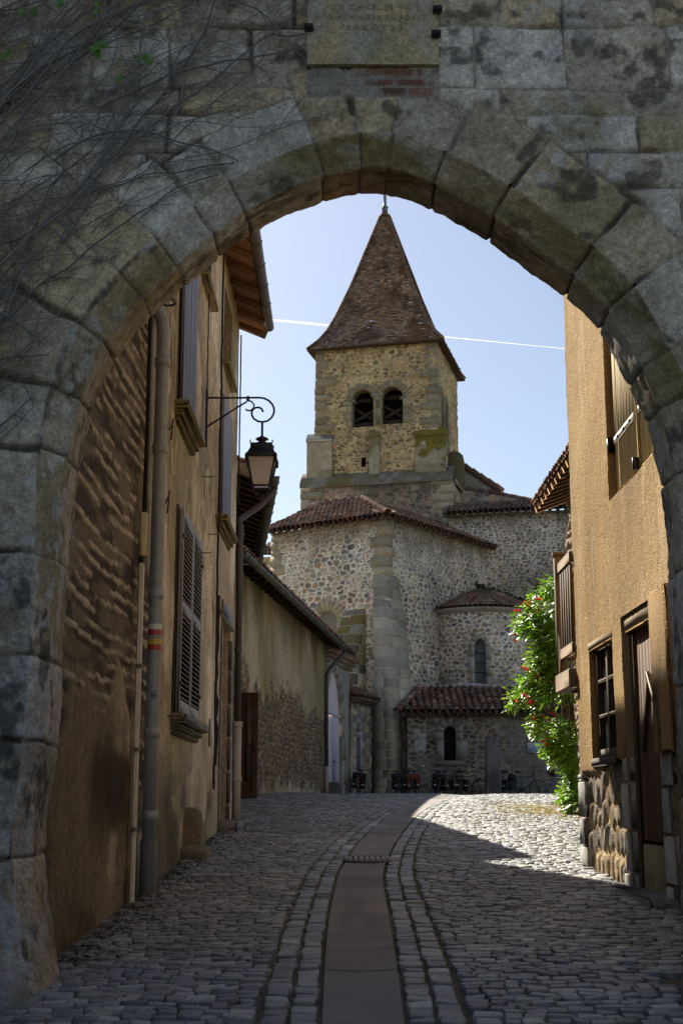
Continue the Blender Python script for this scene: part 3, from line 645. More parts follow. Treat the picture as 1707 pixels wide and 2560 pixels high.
# ------------------------------------------------------------------ left house (tall, stained plaster)
X1 = -1.9; H1Y0, H1Y1 = 8.62, 24.0; H1O = (X1, H1Y0); H1D = (0, 1)
hs1 = thing('plaster_house', (X1 - 3, 16, -1), 'tall old house with brown peeling plaster and wooden eaves on the left of the street', 'house')
def h1_fn(U, V):
    Y = U + H1Y0
    lum = fbm(Y * .3, V * .6, 401, 5)
    c = mixc(np.broadcast_to(A(.41, .335, .22), U.shape + (3,)), A(.26, .205, .13), sst(.35, .62, lum))
    c = mixc(c, A(.58, .49, .355), .8 * sst(.55, .68, fbm(Y * .6, V * .8, 403, 5)))                    # pale worn streaks
    c = mixc(c, A(.19, .165, .08), .7 * sst(.52, .66, fbm(Y * .45 + 4, V * .45, 405, 4)))                  # green-brown runs
    rough = sst(.42, .56, fbm(Y * .6, V * .4, 407, 3)) * sst(1.5, 3.5, V) * (1 - sst(6.0, 7.5, V))
    pit = sst(.52, .64, fbm(Y * 9, V * 3.2, 409, 3)); fl = sst(.56, .66, fbm(Y * 11 + 3, V * 4.0, 411, 3))
    h = (fbm(Y * .5, V * .5, 413, 3) - .5) * .03 + (fbm(Y * 6, V * 4, 415, 3) - .5) * .008
    h = h - pit * .012 * (.25 + rough); c = mixc(c, A(.10, .07, .035), .75 * pit * (.2 + .8 * rough)); c = mixc(c, A(.50, .40, .26), .6 * fl * rough)
    c = c * (.95 + .72 * sst(13.5, 14.6, Y))[..., None]      # bounced light painted in: render lightened beyond the rain pipe
    # where the render has come away: earth courses with mortar lips
    edge = (fbm(Y * 1.2, V * 1.1, 417, 4) - .5) * 1.5
    ex = sst(0, .12, np.minimum(np.minimum(13.0 - Y + edge * .4, V - (.55 + .12 * (Y - 9)) + edge * .8), 5.4 - V + edge * .6))
    ex2 = sst(0, .1, np.minimum(np.minimum(14.35 - Y + edge * .35 - .12 * np.abs(V - .9), Y - 13.0), np.minimum(V + .35 + edge * .3, 2.15 - V + edge * .4)))
    vv = V + .05 * np.sin(Y * 1.3) + (fbm(Y * .6, V * .8, 419, 3) - .5) * .10 + (fbm(Y * 4, V * 5, 420, 2) - .5) * .03; cs = (vv / .125) % 1; row = np.floor(vv / .125)
    lip = sst(.62, .67, cs + .35 * (fbm(Y * .9, row * 3.1, 421, 3) - .5)) * sst(.44, .49, fbm(Y * 1.1 + row * 7, row * 1.7, 423, 4))
    lip = lip * (.45 + .55 * sst(.3, .5, fbm(Y * 3, V * 22, 426, 3))); ce = mixc(mixc(np.broadcast_to(A(.20, .165, .115), U.shape + (3,)), A(.075, .06, .042), sst(.4, .6, fbm(Y * 1.8, V * 9, 425, 4))), A(.50, .43, .32), lip)
    he = -.028 + .012 * lip + (fbm(Y * 2.5, V * 12, 427, 3) - .5) * .006
    for e in (ex, ex2): h = lerp(h, he, e); c = mixc(c, ce, e)
    # damp foot, cracks, pale door surround
    c = mixc(c, A(.075, .06, .038), .75 * sst(.46, .62, fbm(Y * .6, V * 1.1 + 9, 429, 5)) * (1 - sst(-.3, 1.3, V)))
    c = mixc(c, A(.06, .045, .025), .9 * sst(.55, .66, fbm(Y * .9 + 5, V * 1.6, 431, 4)) * sst(10.2, 10.8, Y) * (1 - sst(12.2, 12.9, Y)) * sst(-.6, .1, V) * (1 - sst(.25, .65, V)))
    dp = sst(20.55, 20.7, Y + edge * .06) * (1 - sst(23.75, 23.85, Y)) * (1 - sst(3.75, 4.2, V + edge * .5 + .35 * (Y - 22)))
    c = mixc(c, A(.50, .385, .26) * 1., .85 * dp); h = h + .012 * dp
    ck = np.abs(Y - 14.55 - .16 * np.sin(V * 2.1) - (fbm(V * 2, V * 0, 433, 3) - .5) * .5); cq = (1 - sst(.008, .03, ck)) * sst(-.9, -.4, V) * (1 - sst(3.8, 4.6, V))
    h = h - .04 * cq; c = mixc(c, A(.05, .035, .02), .85 * cq)
    for (y0, z0, w, hh) in ((16.2, 6.6, .035, .30), (17.6, 5.7, .05, .35), (16.9, 7.5, .03, .25), (19.6, 7.3, .05, .2)):      # putlog holes
        g = np.exp(-(((Y - y0) / w) ** 2 + ((V - z0) / hh) ** 2)); h = h - .06 * g; c = mixc(c, A(.02, .015, .01), sst(.3, .7, g))
    rd = sst(.55, .64, fbm(Y * 5, V * 3, 437, 3)) * sst(20.0, 20.15, Y) * (1 - sst(20.6, 20.75, Y)) * sst(-.1, .1, V) * (1 - sst(.7, .95, V)); c = mixc(c, A(.42, .13, .04), rd)
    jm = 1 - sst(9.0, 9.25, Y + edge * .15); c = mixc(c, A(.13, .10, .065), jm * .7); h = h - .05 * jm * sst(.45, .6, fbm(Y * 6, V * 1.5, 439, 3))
    return h, c
W1 = (15.35 - H1Y0, 17.6 - H1Y0, .97, 3.30); WT = [(17.4 - H1Y0, 18.7 - H1Y0, 7.05, 8.2), (20.9 - H1Y0, 22.4 - H1Y0, 6.95, 8.2)]; DR = (21.4 - H1Y0, 23.15 - H1Y0, -1.2, 2.82)
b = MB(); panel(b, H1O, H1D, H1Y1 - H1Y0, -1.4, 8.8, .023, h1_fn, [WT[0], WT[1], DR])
pl = A(.35, .27, .17)
for w_ in WT: reveal(b, H1O, H1D, *w_, .2, pl)
reveal(b, H1O, H1D, *DR, .32, A(.44, .35, .25), sill=False)
box(b, (X1 - 3.4, (H1Y0 + H1Y1) / 2, 3.6), (6.0, H1Y1 - H1Y0 - .04, 10.3), pl); box(b, (X1 - .21, H1Y1 - .13, 3.7), (.42, .25, 10.), pl)
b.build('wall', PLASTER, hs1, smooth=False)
fr1 = frame(H1D)
b = MB(); box(b, WP(H1O, fr1, (DR[0] + DR[1]) / 2, .012, DR[3] + .14), (DR[1] - DR[0] + .5, .08, .26), A(.36, .33, .28), fr1, .015)
for s in (0, 1):
    for k in range(6): box(b, WP(H1O, fr1, DR[s] + (.10 if s else -.10), .004, -.35 + .55 * k), (.2, .07, .53), A(.38, .33, .26) * (.85 + .07 * (k % 4)), fr1, .012)
b.build('door_surround', STONE, hs1)
b = MB()
for k in range(6): box(b, WP(H1O, fr1, DR[0] + (k + .5) * (DR[1] - DR[0]) / 6, -.28, 1.1), ((DR[1] - DR[0]) / 6 - .008, .05, 3.5), A(.12, .07, .035) * (.8 + .1 * (k % 3)), fr1, .006)
dd = b.build('door', WOOD, hs1); b = MB(); lathe(b, WP(H1O, fr1, DR[1] - .2, -.25, .75), [(.0, .07), (.03, .06), (.03, .03), (.012, .02), (.012, -.03)], 8, A(.03, .03, .03), np.array([[0, 1, 0], [0, 0, 1], [1, 0, 0]])); b.build('handle', IRON, dd)
b = MB(); box(b, WP(H1O, fr1, (DR[0] + DR[1]) / 2, .06, -.42), (1.95, .5, .22), A(.24, .22, .19), fr1, .02); b.build('doorstep', STONE, hs1)

def louvre(parent, o, fr, u0, u1, z0, z1, d, col, m):
    """a pair of louvred shutter leaves"""
    um = (u0 + u1) / 2
    for a, c_ in ((u0, um - .006), (um + .006, u1)):
        b = MB(); st = .10; zm = z0 + (z1 - z0) * .52
        for s in (a + st / 2, c_ - st / 2): box(b, WP(o, fr, s, d, (z0 + z1) / 2), (st, .045, z1 - z0), col, fr, .006)
        for z, hh in ((z0 + .07, .14), (zm, .13), (z1 - .07, .14)): box(b, WP(o, fr, (a + c_) / 2, d + .001, z), (c_ - a - 2 * st, .043, hh), col, fr, .005)
        sh = b.build('shutter', m, parent); b = MB()
        for za, zb in ((z0 + .15, zm - .075), (zm + .075, z1 - .15)):
            n = int((zb - za) / .056); t = rad(38); ax = np.array([fr[0], fr[1] * math.cos(t) - fr[2] * math.sin(t), fr[1] * math.sin(t) + fr[2] * math.cos(t)])
            for k in range(n): box(b, WP(o, fr, (a + c_) / 2, d, za + (k + .5) * (zb - za) / n), (c_ - a - 2 * st + .01, .052, .009), col * random.uniform(.85, 1.1), ax)
        box(b, WP(o, fr, (a + c_) / 2, d - .035, (z0 + z1) / 2), (c_ - a - st, .006, z1 - z0 - .1), A(.03, .027, .024), fr); b.build('louvres', m, sh)
        for z in (z0 + .32, z1 - .32): b = MB(); box(b, WP(o, fr, a + .06 if a == u0 else c_ - .06, d + .03, z), (.12, .015, .035), A(.06, .04, .03), fr); b.build('hinge', IRON, sh)
def sill(parent, o, fr, u0, u1, z, proj, col, hh=.13):
    b = MB(); um = (u0 + u1) / 2
    box(b, WP(o, fr, um, proj / 2 - .02, z - hh / 2), (u1 - u0, proj + .08, hh), col, fr, .018); box(b, WP(o, fr, um, proj / 2 - .05, z - hh - .035), (u1 - u0 - .08, proj, .07), col * .9, fr, .018); box(b, WP(o, fr, um, proj / 2 - .07, z - hh - .095), (u1 - u0 - .14, proj - .05, .06), col * .85, fr, .015)
    return b.build('sill', STONE, parent)
def planks(parent, name, o, fr, u0, u1, z0, z1, d, col, m, n, thick=.035, var=.12, rails=()):
    b = MB(); rr = random.Random(int(u0 * 100 + z0 * 10)); w = (u1 - u0) / n
    for k in range(n): box(b, WP(o, fr, u0 + (k + .5) * w, d + rr.uniform(-.003, .003), (z0 + z1) / 2), (w - .007, thick, z1 - z0), col * rr.uniform(1 - var, 1 + var), fr, .005)
    for z in rails: box(b, WP(o, fr, (u0 + u1) / 2, d + thick / 2 + .014, z), (u1 - u0 - .04, .028, .11), col, fr, .006)
    return b.build(name, m, parent)
GREYP = A(.46, .40, .35); MAUVE = A(.42, .37, .37)
win = MB(); box(win, WP(H1O, fr1, (W1[0] + W1[1]) / 2, -.02, (W1[2] + W1[3]) / 2), (W1[1] - W1[0] + .12, .10, W1[3] - W1[2] + .08), A(.20, .165, .13), fr1, .01); win = win.build('window', PLASTER, hs1)
louvre(win, H1O, fr1, W1[0], W1[1], W1[2], W1[3], .062, GREYP, PAINT); sill(win, H1O, fr1, W1[0] - .12, W1[1] + .18, W1[2] - .02, .16, A(.24, .21, .14), .11)
def plain_window(u0, u1, z0, z1, d=.05, n=4, s=True):
    b = MB(); box(b, WP(H1O, fr1, (u0 + u1) / 2, -.03, (z0 + z1) / 2), (u1 - u0 + .1, .09, z1 - z0 + .08), A(.25, .2, .14), fr1, .01); wn = b.build('window', PLASTER, hs1); um = (u0 + u1) / 2
    planks(wn, 'shutter', H1O, fr1, u0, um - .005, z0, z1, d, MAUVE, PAINT, n); planks(wn, 'shutter', H1O, fr1, um + .005, u1, z0, z1, d, MAUVE, PAINT, n)
    sill(wn, H1O, fr1, u0 - .2, u1 + .25, z0 - .02, .15, A(.30, .24, .11), .10)
plain_window(15.1 - H1Y0, 16.5 - H1Y0, 4.5, 7.2); plain_window(20.5 - H1Y0, 22.1 - H1Y0, 4.3, 6.25)
for q in WT:
    b = MB(); um = (q[0] + q[1]) / 2
    for u_, wd in ((q[0] + .04, .08), (q[1] - .04, .08), (um, .06)): box(b, WP(H1O, fr1, u_, -.15, (q[2] + q[3]) / 2), (wd, .06, q[3] - q[2]), A(.2, .15, .09), fr1, .006)
    for z in (q[2] + .04, (q[2] + q[3]) / 2, q[3] - .04): box(b, WP(H1O, fr1, um, -.151, z), (q[1] - q[0] - .1, .055, .07), A(.2, .15, .09), fr1, .006)
    wn = b.build('window', WOOD, hs1); b = MB(); arch_pane(b, H1O, H1D, *q, -.17, A(.02, .022, .025)); b.build('pane', GLASS, wn)
    b = MB(); box(b, WP(H1O, fr1, um, .04, q[2] - .05), (q[1] - q[0] + .2, .14, .09), A(.36, .28, .15), fr1, .015); b.build('sill', STONE, wn)
# eaves of the left house
b = MB(); zw, ze = 8.74, 8.55; xo = -1.43; y0, y1 = 8.7, 24.25; n = 62
for k in range(n):
    ya, yb = y0 + k * (y1 - y0) / n, y0 + (k + 1) * (y1 - y0) / n - .006; c = A(.34, .175, .085) * random.uniform(.6, 1.25); dz = random.uniform(0, .012)
    b.add([(X1 - .6, ya, zw + .27 + dz), (xo, ya, ze + dz), (xo, yb, ze + dz), (X1 - .6, yb, zw + .27 + dz)], [[0, 1, 2, 3]], c)
b.build('soffit', SOFFIT, hs1)
for k in range(21):
    b = MB(); y = y0 + .3 + k * .76; 
    if y > y1: break
    beam(b, (X1 - .5, y, zw + .17), (xo + .02, y, ze - .055), .10, .12, A(.20, .11, .06) * random.uniform(.7, 1.2), b=.008); b.build('rafter', SOFFIT, hs1)
b = MB(); beam(b, (X1 - .5, y1 - .03, zw + .20), (xo + .03, y1 - .03, ze - .03), .05, .17, A(.17, .10, .07)); b.build('verge_board', SOFFIT, hs1)
b = MB(); sl = math.atan2(zw - ze, xo - X1); tiles(b, A(xo + .02, y0, ze + .05), (0, 1, 0), (-math.cos(sl), 0, math.sin(sl)), y1 - y0, 4.6, 3, p=.24)
b.add([(xo, y0, ze + .03), (xo, y1, ze + .03), (-5.9, y1, 10.35), (-5.9, y0, 10.35)], [[0, 1, 2, 3]], A(.2, .1, .07)); b.add([(-5.9, y0, 10.35), (-5.9, y1, 10.35), (-9, y1, 8.6), (-9, y0, 8.6)], [[0, 1, 2, 3]], A(.2, .1, .07))
b.add([(X1, H1Y1, 8.75), (-5.9, H1Y1, 10.3), (-8.3, H1Y1, 8.75)], [[0, 1, 2]], pl); b.build('roof', TILE, hs1)
def gutter(parent, p, q, r, col, m=ZINC, nm='gutter'):
    p = np.asarray(p, float); q = np.asarray(q, float); d = q - p; L = np.linalg.norm(d); d /= L; s = np.cross(d, (0, 0, 1)); t = np.cross(s, d); b = MB(); th = np.linspace(math.pi, 2 * math.pi, 11); n = max(2, int(L / 1.9) + 1)
    pf = np.concatenate([np.stack([np.cos(th) * r, np.sin(th) * r], 1), np.stack([np.cos(th[::-1]) * (r - .008), np.sin(th[::-1]) * (r - .008)], 1)])
    m_ = len(pf); P = np.concatenate([p + d * (L * k / (n - 1)) + np.outer(pf[:, 0], s) + np.outer(pf[:, 1], t) for k in range(n)])
    i, j = np.meshgrid(np.arange(n - 1), np.arange(m_), indexing='ij'); j2 = (j + 1) % m_
    b.add(P, np.stack([i * m_ + j, i * m_ + j2, (i + 1) * m_ + j2, (i + 1) * m_ + j], -1).reshape(-1, 4), col)
    for e in (p, q): b.add(np.concatenate([e + np.outer(pf[:11, 0], s) + np.outer(pf[:11, 1], t)]), [list(range(11))], col)
    for k in range(int(L / .9)):
        c = p + d * (.4 + .9 * k); th2 = np.linspace(math.pi, 2 * math.pi, 9); tube(b, [c + s * (r + .006) * math.cos(a) + t * (r + .006) * math.sin(a) for a in th2], .009, 4, col * .8)
    return b.build(nm, m, parent, smooth=True)
gutter(hs1, (xo + .10, y0, ze + .02), (xo + .10, 23.9, ze - .0), .085, A(.15, .13, .12))
def collars(b, pts, r, col):
    for p in pts: lathe(b, p, [(r, -.05), (r * 1.14, -.045), (r * 1.14, .045), (r, .05)], 12, col)
# grey rainwater pipe of the left house, beige conduit beside it
PX_, PY_ = X1 + .105, 13.05
b = MB(); z0 = float(gz(PX_, PY_)) - .05
tube(b, [(PX_, PY_, z0), (PX_, PY_, 1.0), (PX_, PY_, 2.8), (PX_, PY_, 4.55), (PX_ - .01, PY_, 4.72), (PX_ - .05, PY_, 4.85), (PX_ - .13, PY_, 4.95), (PX_ - .25, PY_, 5.0)], .066, 14, A(.33, .34, .34))
collars(b, [(PX_, PY_, z) for z in (-.15, .62, 1.95, 3.4, 4.3)], .068, A(.34, .35, .35)); pipe = b.build('downpipe', ZINC, hs1, smooth=True)
b = MB(); lathe(b, (PX_, PY_, z0 - .02), [(.075, 0), (.08, .03), (.08, .55), (.072, .58)], 12, A(.16, .155, .15)); b.build('shoe', IRON, pipe, smooth=True)
for nm_, z, c_ in (('white_band', 1.63, A(.75, .73, .70)), ('red_band', 1.575, A(.45, .05, .04)), ('yellow_band', 1.485, A(.62, .45, .05)), ('red_band', 1.43, A(.45, .05, .04))):
    b = MB(); lathe(b, (PX_, PY_, z), [(.0675, -.025), (.0675, .025)], 16, c_); b.build(nm_, GLOSS, pipe)
b = MB(); box(b, (PX_ + .02, PY_ - .066, .99), (.06, .006, .06), A(.3, .3, .3)); b.build('sticker', PAINT, pipe)
b = MB()
th = np.linspace(0, 2 * math.pi, 14); tube(b, [(X1 + .10 + .08 * math.cos(t), PY_ + .32 + .10 * math.sin(t), 5.06) for t in th], .012, 6, A(.05, .04, .035)); b.build('iron_ring', IRON, hs1)
b = MB(); CY_ = 12.45; zb = float(gz(-1.8, CY_)) - .03; box(b, (X1 + .05, CY_, (zb + 2.15) / 2), (.045, .075, 2.15 - zb), A(.66, .59, .46), b=.008); box(b, (X1 + .06, CY_, 2.42), (.06, .085, .42), A(.58, .49, .27), b=.008)
for z in (-.25, .45, 1.2): box(b, (X1 + .055, CY_, z), (.05, .12, .03), A(.25, .2, .15))
b.build('cable_conduit', PAINT, hs1); b = MB(); box(b, (X1 + .04, CY_, 2.18), (.04, .05, .08), A(.02, .02, .02)); tube(b, [(X1 + .05, CY_ + .05, 2.6), (X1 + .05, CY_ + .09, 3.5), (X1 + .04, CY_ + .12, 4.9)], .022, 6, A(.02, .02, .02)); b.build('black_cable', RUBBER, hs1)
b = MB(); rr = random.Random(4)
tube(b, [(X1 + .05 + rr.gauss(0, .006), 20.1 + rr.gauss(0, .012), z) for z in np.linspace(.15, 8.5, 34)], .018, 6, A(.02, .018, .018)); tube(b, [(X1 + .06 + rr.gauss(0, .01), 20.2 + rr.gauss(0, .03), z) for z in np.linspace(.5, 3.0, 20)], .022, 6, A(.03, .025, .02))
tube(b, [(X1 + .04 + rr.gauss(0, .006), 18.05 + rr.gauss(0, .012), z) for z in np.linspace(5.2, 8.4, 20)], .009, 5, A(.02, .018, .018)); tube(b, [(X1 + .05, 23.9 + rr.gauss(0, .02), z) for z in np.linspace(5.2, 8.4, 20)], .014, 5, A(.02, .018, .018)); b.build('wall_cable', RUBBER, hs1)
b = MB()
for (y, z) in ((18.2, 4.35), (19.0, 3.7), (15.0, .9), (18.0, 3.25)): tube(b, [(X1 - .02, y, z), (X1 + .14, y, z), (X1 + .15, y + .03, z + .02)], .008, 5, A(.12, .06, .03))
for y, z in ((14.35, 3.95), (14.2, 3.1)): tube(b, [(X1 + .02, y, z), (X1 + .06, y + .03, z + .12), (X1 + .05, y + .08, z + .16), (X1 + .03, y + .12, z - .08)], .009, 5, A(.10, .05, .03))
b.build('shutter_hooks', IRON, hs1)
b = MB(); box(b, (X1 + .03, 19.75, .95), (.012, .28, .40), A(.45, .42, .37)); tag(b.build('notice', PAINT), 'small pale weathered notice on the brown plaster beside the house door', 'notice')
# little niche stone at the foot of the wall
boulder('kerb_stone', (X1 + .07, 16.9, float(gz(-1.8, 16.9)) + .12), (.34, .30, .95), A(.24, .19, .12), 12, STONE, label='rounded brown guard stone standing at the foot of the plaster house wall', cat='guard stone')
boulder('kerb_stone', (X1 + .14, 16.75, float(gz(-1.8, 16.8)) + .03), (.42, .5, .26), A(.22, .18, .13), 14, STONE, label='low flat brown stone lying at the foot of the taller guard stone', cat='guard stone')

# wall lantern
LY = 18.0; zt = 5.42
lp = thing('street_lamp', (X1, LY, zt), 'black wrought iron wall lantern hanging from a scrolled bracket', 'street lamp')
b = MB(); box(b, (X1 + .05, LY, zt - .29), (.03, .06, .82), A(.02, .02, .022), b=.006); 
lx = -1.085; R0 = .185
zp = zt - .346; q_ = [((x - 505) * .00063, (810 - y) * .00063) for x, y in ((-400,262),(0,262),(430,258),(540,272),(640,325),(715,405),(755,490),(760,570),(740,650),(695,725),(610,790),(505,808),(410,795),(320,735),(277,660),(273,590),(300,525),(350,488),(405,478),(460,492),(500,530),(518,582))]
tube(b, [(X1 + .05, LY, zt)] + [(lx + x, LY, zp + z) for x, z in q_], .0145, 8, A(.02, .02, .024))
tube(b, [(X1 + .05, LY, zt - .42), (X1 + .45, LY, zt - .15), (X1 + .60, LY, zt - .055)], .013, 6, A(.02, .02, .024))
tube(b, [(X1 + .60, LY, zt - .04), (X1 + .66, LY, zt - .05), (X1 + .70, LY, zt - .10), (X1 + .69, LY, zt - .15), (X1 + .65, LY, zt - .185), (X1 + .60, LY, zt - .18), (X1 + .585, LY, zt - .16)], .012, 6, A(.02, .02, .024)); box(b, (X1 + .615, LY, zt - .01), (.04, .04, .06), A(.02, .02, .024)); b.build('bracket', IRON, lp, smooth=False)
zs_ = zt - .35
b = MB(); tube(b, [(lx, LY, zs_), (lx, LY, zs_ - .21)], .016, 8, A(.02, .02, .024)); lathe(b, (lx, LY, zs_ - .32), [(.0, .13), (.02, .125), (.035, .115), (.085, .09), (.09, .075), (.05, .055), (.045, .04), (.075, .03), (.09, .015), (.14, 0)], 16, A(.02, .02, .024))
Zt = zs_ - .32; q4 = math.pi / 4; s2 = math.sqrt(2)
lathe(b, (lx, LY, Zt), [(0, .0), (.14 * s2, -.0), (.15 * s2, -.02), (.15 * s2, -.07), (.19 * s2, -.15), (.205 * s2, -.155), (.205 * s2, -.205), (.0, -.205)], 4, A(.02, .021, .025), ph=q4); b.build('hood', IRON, lp)
zg0, zg1, wa, wb = Zt - .205, Zt - .58, .188, .118; b = MB()
for sx in (-1, 1):
    for sy in (-1, 1): beam(b, (lx + sx * wa, LY + sy * wa, zg0), (lx + sx * wb, LY + sy * wb, zg1), .022, .022, A(.02, .02, .024)); box(b, (lx + sx * .2, LY + sy * .2, zg0 - .02), (.035, .035, .10), A(.02, .02, .024)); box(b, (lx + sx * .15, LY + sy * .15, Zt + .01), (.016, .016, .045), A(.02, .02, .024))
lathe(b, (lx, LY, zg1), [(wb * s2 + .012, .0), (wb * s2 + .012, -.022), (wb * s2 - .03, -.022), (wb * s2 - .03, 0), (wb * s2 + .012, 0)], 4, A(.02, .02, .024), ph=q4)
for sx in (-1, 1): tube(b, [(lx + sx * wb, LY - .1, zg1 - .02), (lx + sx * .095, LY - .06, zg1 - .10), (lx + sx * .03, LY, zg1 - .16)], .008, 5, A(.02, .02, .024))
lathe(b, (lx, LY, zg1 - .17), [(0, -.02), (.03, 0), (.03, .03), (0, .045)], 10, A(.02, .02, .024)); b.build('lantern_frame', IRON, lp)
b = MB()
for k in range(4):
    a = k * math.pi / 2; u = A(math.cos(a), math.sin(a), 0); v = A(-math.sin(a), math.cos(a), 0); C0 = A(lx, LY, 0)
    b.add([C0 + u * (wa - .01) - v * (wa - .01) + A(0, 0, zg0), C0 + u * (wa - .01) + v * (wa - .01) + A(0, 0, zg0), C0 + u * (wb - .01) + v * (wb - .01) + A(0, 0, zg1), C0 + u * (wb - .01) - v * (wb - .01) + A(0, 0, zg1)], [[0, 1, 2, 3]], A(.95, .88, .82))
b.build('glass', MILK, lp)

# ------------------------------------------------------------------ second house on the left: deep eaves over the lane
d2 = A(-.0917, 1, 0) / math.hypot(.0917, 1); f2 = frame(d2)
hs2 = thing('set_back_house', (-4, 29, 0), 'lower house with deep bracketed eaves and a long gutter beyond the plaster house', 'house')
o2 = (-2.0, 24.08); b = MB()
def h2_fn(U, V): return (fbm(U, V, 501, 3) - .5) * .04, mixc(np.broadcast_to(A(.33, .25, .15), U.shape + (3,)), A(.22, .16, .09), sst(.4, .6, fbm(U * .8, V * .5, 503, 4)))
panel(b, o2, d2, 10, -1, 6.1, .08, h2_fn); c0 = A(*o2, 0) + f2[0] * 5 - f2[1] * 3; box(b, c0 + A(0, 0, 2.5), (9.96, 5.9, 7.2), A(.3, .23, .14), f2); b.build('wall', PLASTER, hs2)
g0 = A(-1.31, 24.35, 5.78); g1 = A(-2.2, 34.1, 5.78); wz = 6.03
b = MB(); n = 22
for k in range(n):
    pa = lerp(g0, g1, k / n); pb = lerp(g0, g1, (k + .94) / n); c = A(.27, .17, .085) * random.uniform(.6, 1.3)
    b.add([pa + A(-.02, 0, .02), pb + A(-.02, 0, .02), pb + A(-.95, -.05, .36), pa + A(-.95, -.05, .36)], [[0, 1, 2, 3]], c)
b.build('soffit', SOFFIT, hs2)
for k in range(20):
    b = MB()
    pa = lerp(g0, g1, (k + .2) / 20); beam(b, pa + A(-.03, 0, -.03), pa + A(-.95, -.05, .29), .09, .11, A(.16, .10, .055) * random.uniform(.7, 1.4), b=.008); b.build('rafter', SOFFIT, hs2)
b = MB()
up2 = np.array([-.93, -.085, .36]); up2 /= np.linalg.norm(up2); al2 = (g1 - g0) / np.linalg.norm(g1 - g0)
tiles(b, g0 + A(0, 0, .10), al2, up2, 9.7, 4.5, 5); e1 = g0 + A(0, 0, .07); e2 = g1 + A(0, 0, .07); b.add([e1, e2, e2 + up2 * 4.5, e1 + up2 * 4.5], [[0, 1, 2, 3]], A(.2, .11, .07))
e3 = e1 + up2 * 4.5; e4 = e2 + up2 * 4.5; b.add([e3, e4, e4 + A(-3, 0, -1.6), e3 + A(-3, 0, -1.6)], [[0, 1, 2, 3]], A(.2, .11, .07)); b.build('roof', TILE, hs2)
b = MB(); beam(b, g0 + A(-.0, -.06, -.02), g0 + A(-1.9, -.14, .70), .035, .22, A(.24, .18, .13)); b.build('barge_board', SOFFIT, hs2)
gt = A(.105, .10, .085); gutter(hs2, g0 + A(.09, -.1, .03), g1 + A(.08, -.1, .01), .095, gt)
px2, py2 = X1 + .07, 24.16; b = MB(); zb = 1.33
tube(b, [(-1.24, 24.8, 5.72), (-1.3, 24.75, 5.6), (-1.5, 24.55, 5.32), (px2 - .04, 24.25, 4.98), (px2, py2, 4.85), (px2, py2, 4.6), (px2, py2, zb)], .062, 12, A(.085, .065, .06)); collars(b, [(px2, py2, 4.7), (px2, py2, 2.6)], .063, A(.09, .07, .065)); pp = b.build('downpipe', IRON, hs2, smooth=True)
b = MB(); tube(b, [(px2, py2, zb - .02), (px2, py2, float(gz(px2, py2)) - .05)], .078, 12, A(.42, .38, .31)); collars(b, [(px2, py2, zb - .03), (px2, py2, .35)], .08, A(.42, .38, .31)); b.build('cast_foot', PAINT, pp, smooth=True)
b = MB()
for z in (4.15, 3.72): tube(b, [(px2 - .2, py2, z), (px2 + .17, py2 - .02, z)], .010, 5, A(.22, .19, .15))
b.build('pipe_bracket', IRON, pp)

# ------------------------------------------------------------------ barn with the low eaves
# buildings round the church square, enlarged and moved back: scaled about the camera
CS = 1.2
def scale_about_cam(o): o.location = [CS * x for x in o['_org']]; o.scale = (CS, CS, CS); return o  # location and size both multiplied from the origin, where the camera sits
def sq(x, Y): return float(gz(x * CS, Y * CS)) / CS
d3 = A(.1157, 1, 0) / math.hypot(.1157, 1); f3 = frame(d3); o3 = (-2.37, 24.3); L3 = 16.15
bn = scale_about_cam(thing('barn', (-3.5, 33, 0), 'low plastered outbuilding with mossy eaves and patchy stone showing through its wall', 'outbuilding'))
def barn_fn(U, V):
    h, c = rubble(U, V, .24, .13, 521, (.36, .275, .175), A((.105,.075,.047),(.145,.10,.055),(.08,.063,.045),(.17,.12,.07),(.13,.07,.045)), .08, .3, jv=.45, bump=.035)
    pc_ = mixc(np.broadcast_to(A(.46, .375, .245), U.shape + (3,)), A(.36, .285, .175), sst(.4, .62, fbm(U * .6, V * .5, 523, 4)))
    pc_ = mixc(pc_, A(.25, .205, .085), .75 * sst(.45, .64, fbm(U * .9, V * .28, 525, 4) + .10 * sst(2.2, 4.2, V)))
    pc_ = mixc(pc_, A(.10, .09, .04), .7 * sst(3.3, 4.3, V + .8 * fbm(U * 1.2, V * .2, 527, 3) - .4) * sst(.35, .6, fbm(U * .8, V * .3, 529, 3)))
    e = (fbm(U * .9, V * .9, 531, 4) - .5) * 1.1 + (fbm(U * 5, V * 5, 533, 3) - .5) * .9
    m = sst(-.1, .12, np.minimum(2.45 - V + e, V - .35 + e * .6))
    m = np.maximum(m, sst(.62, .68, fbm(U * 3.2, V * 3.2, 535, 3)) * (1 - sst(2.4, 3.1, V)))
    hp = .028 + (fbm(U * 2, V * 2, 537, 3) - .5) * .03; c = mixc(pc_, c, m)
    return lerp(hp, h, m), c
b = MB(); panel(b, o3, d3, L3, -.6, 4.7, .035, barn_fn); box(b, A(*o3, 0) + f3[0] * (L3 / 2) - f3[1] * 2.6 + A(0, 0, 1.9), (L3 - .03, 5.1, 5.2), A(.3, .23, .14), f3); b.build('wall', PLASTER, bn)
ge0 = A(-1.87, 24.3, 4.40); ge1 = A(.46, 44.4, 4.48)
up3 = np.array([-.90, .104, .33]); up3 /= np.linalg.norm(up3); al3 = (ge1 - ge0) / np.linalg.norm(ge1 - ge0); LL = np.linalg.norm(ge1 - ge0)
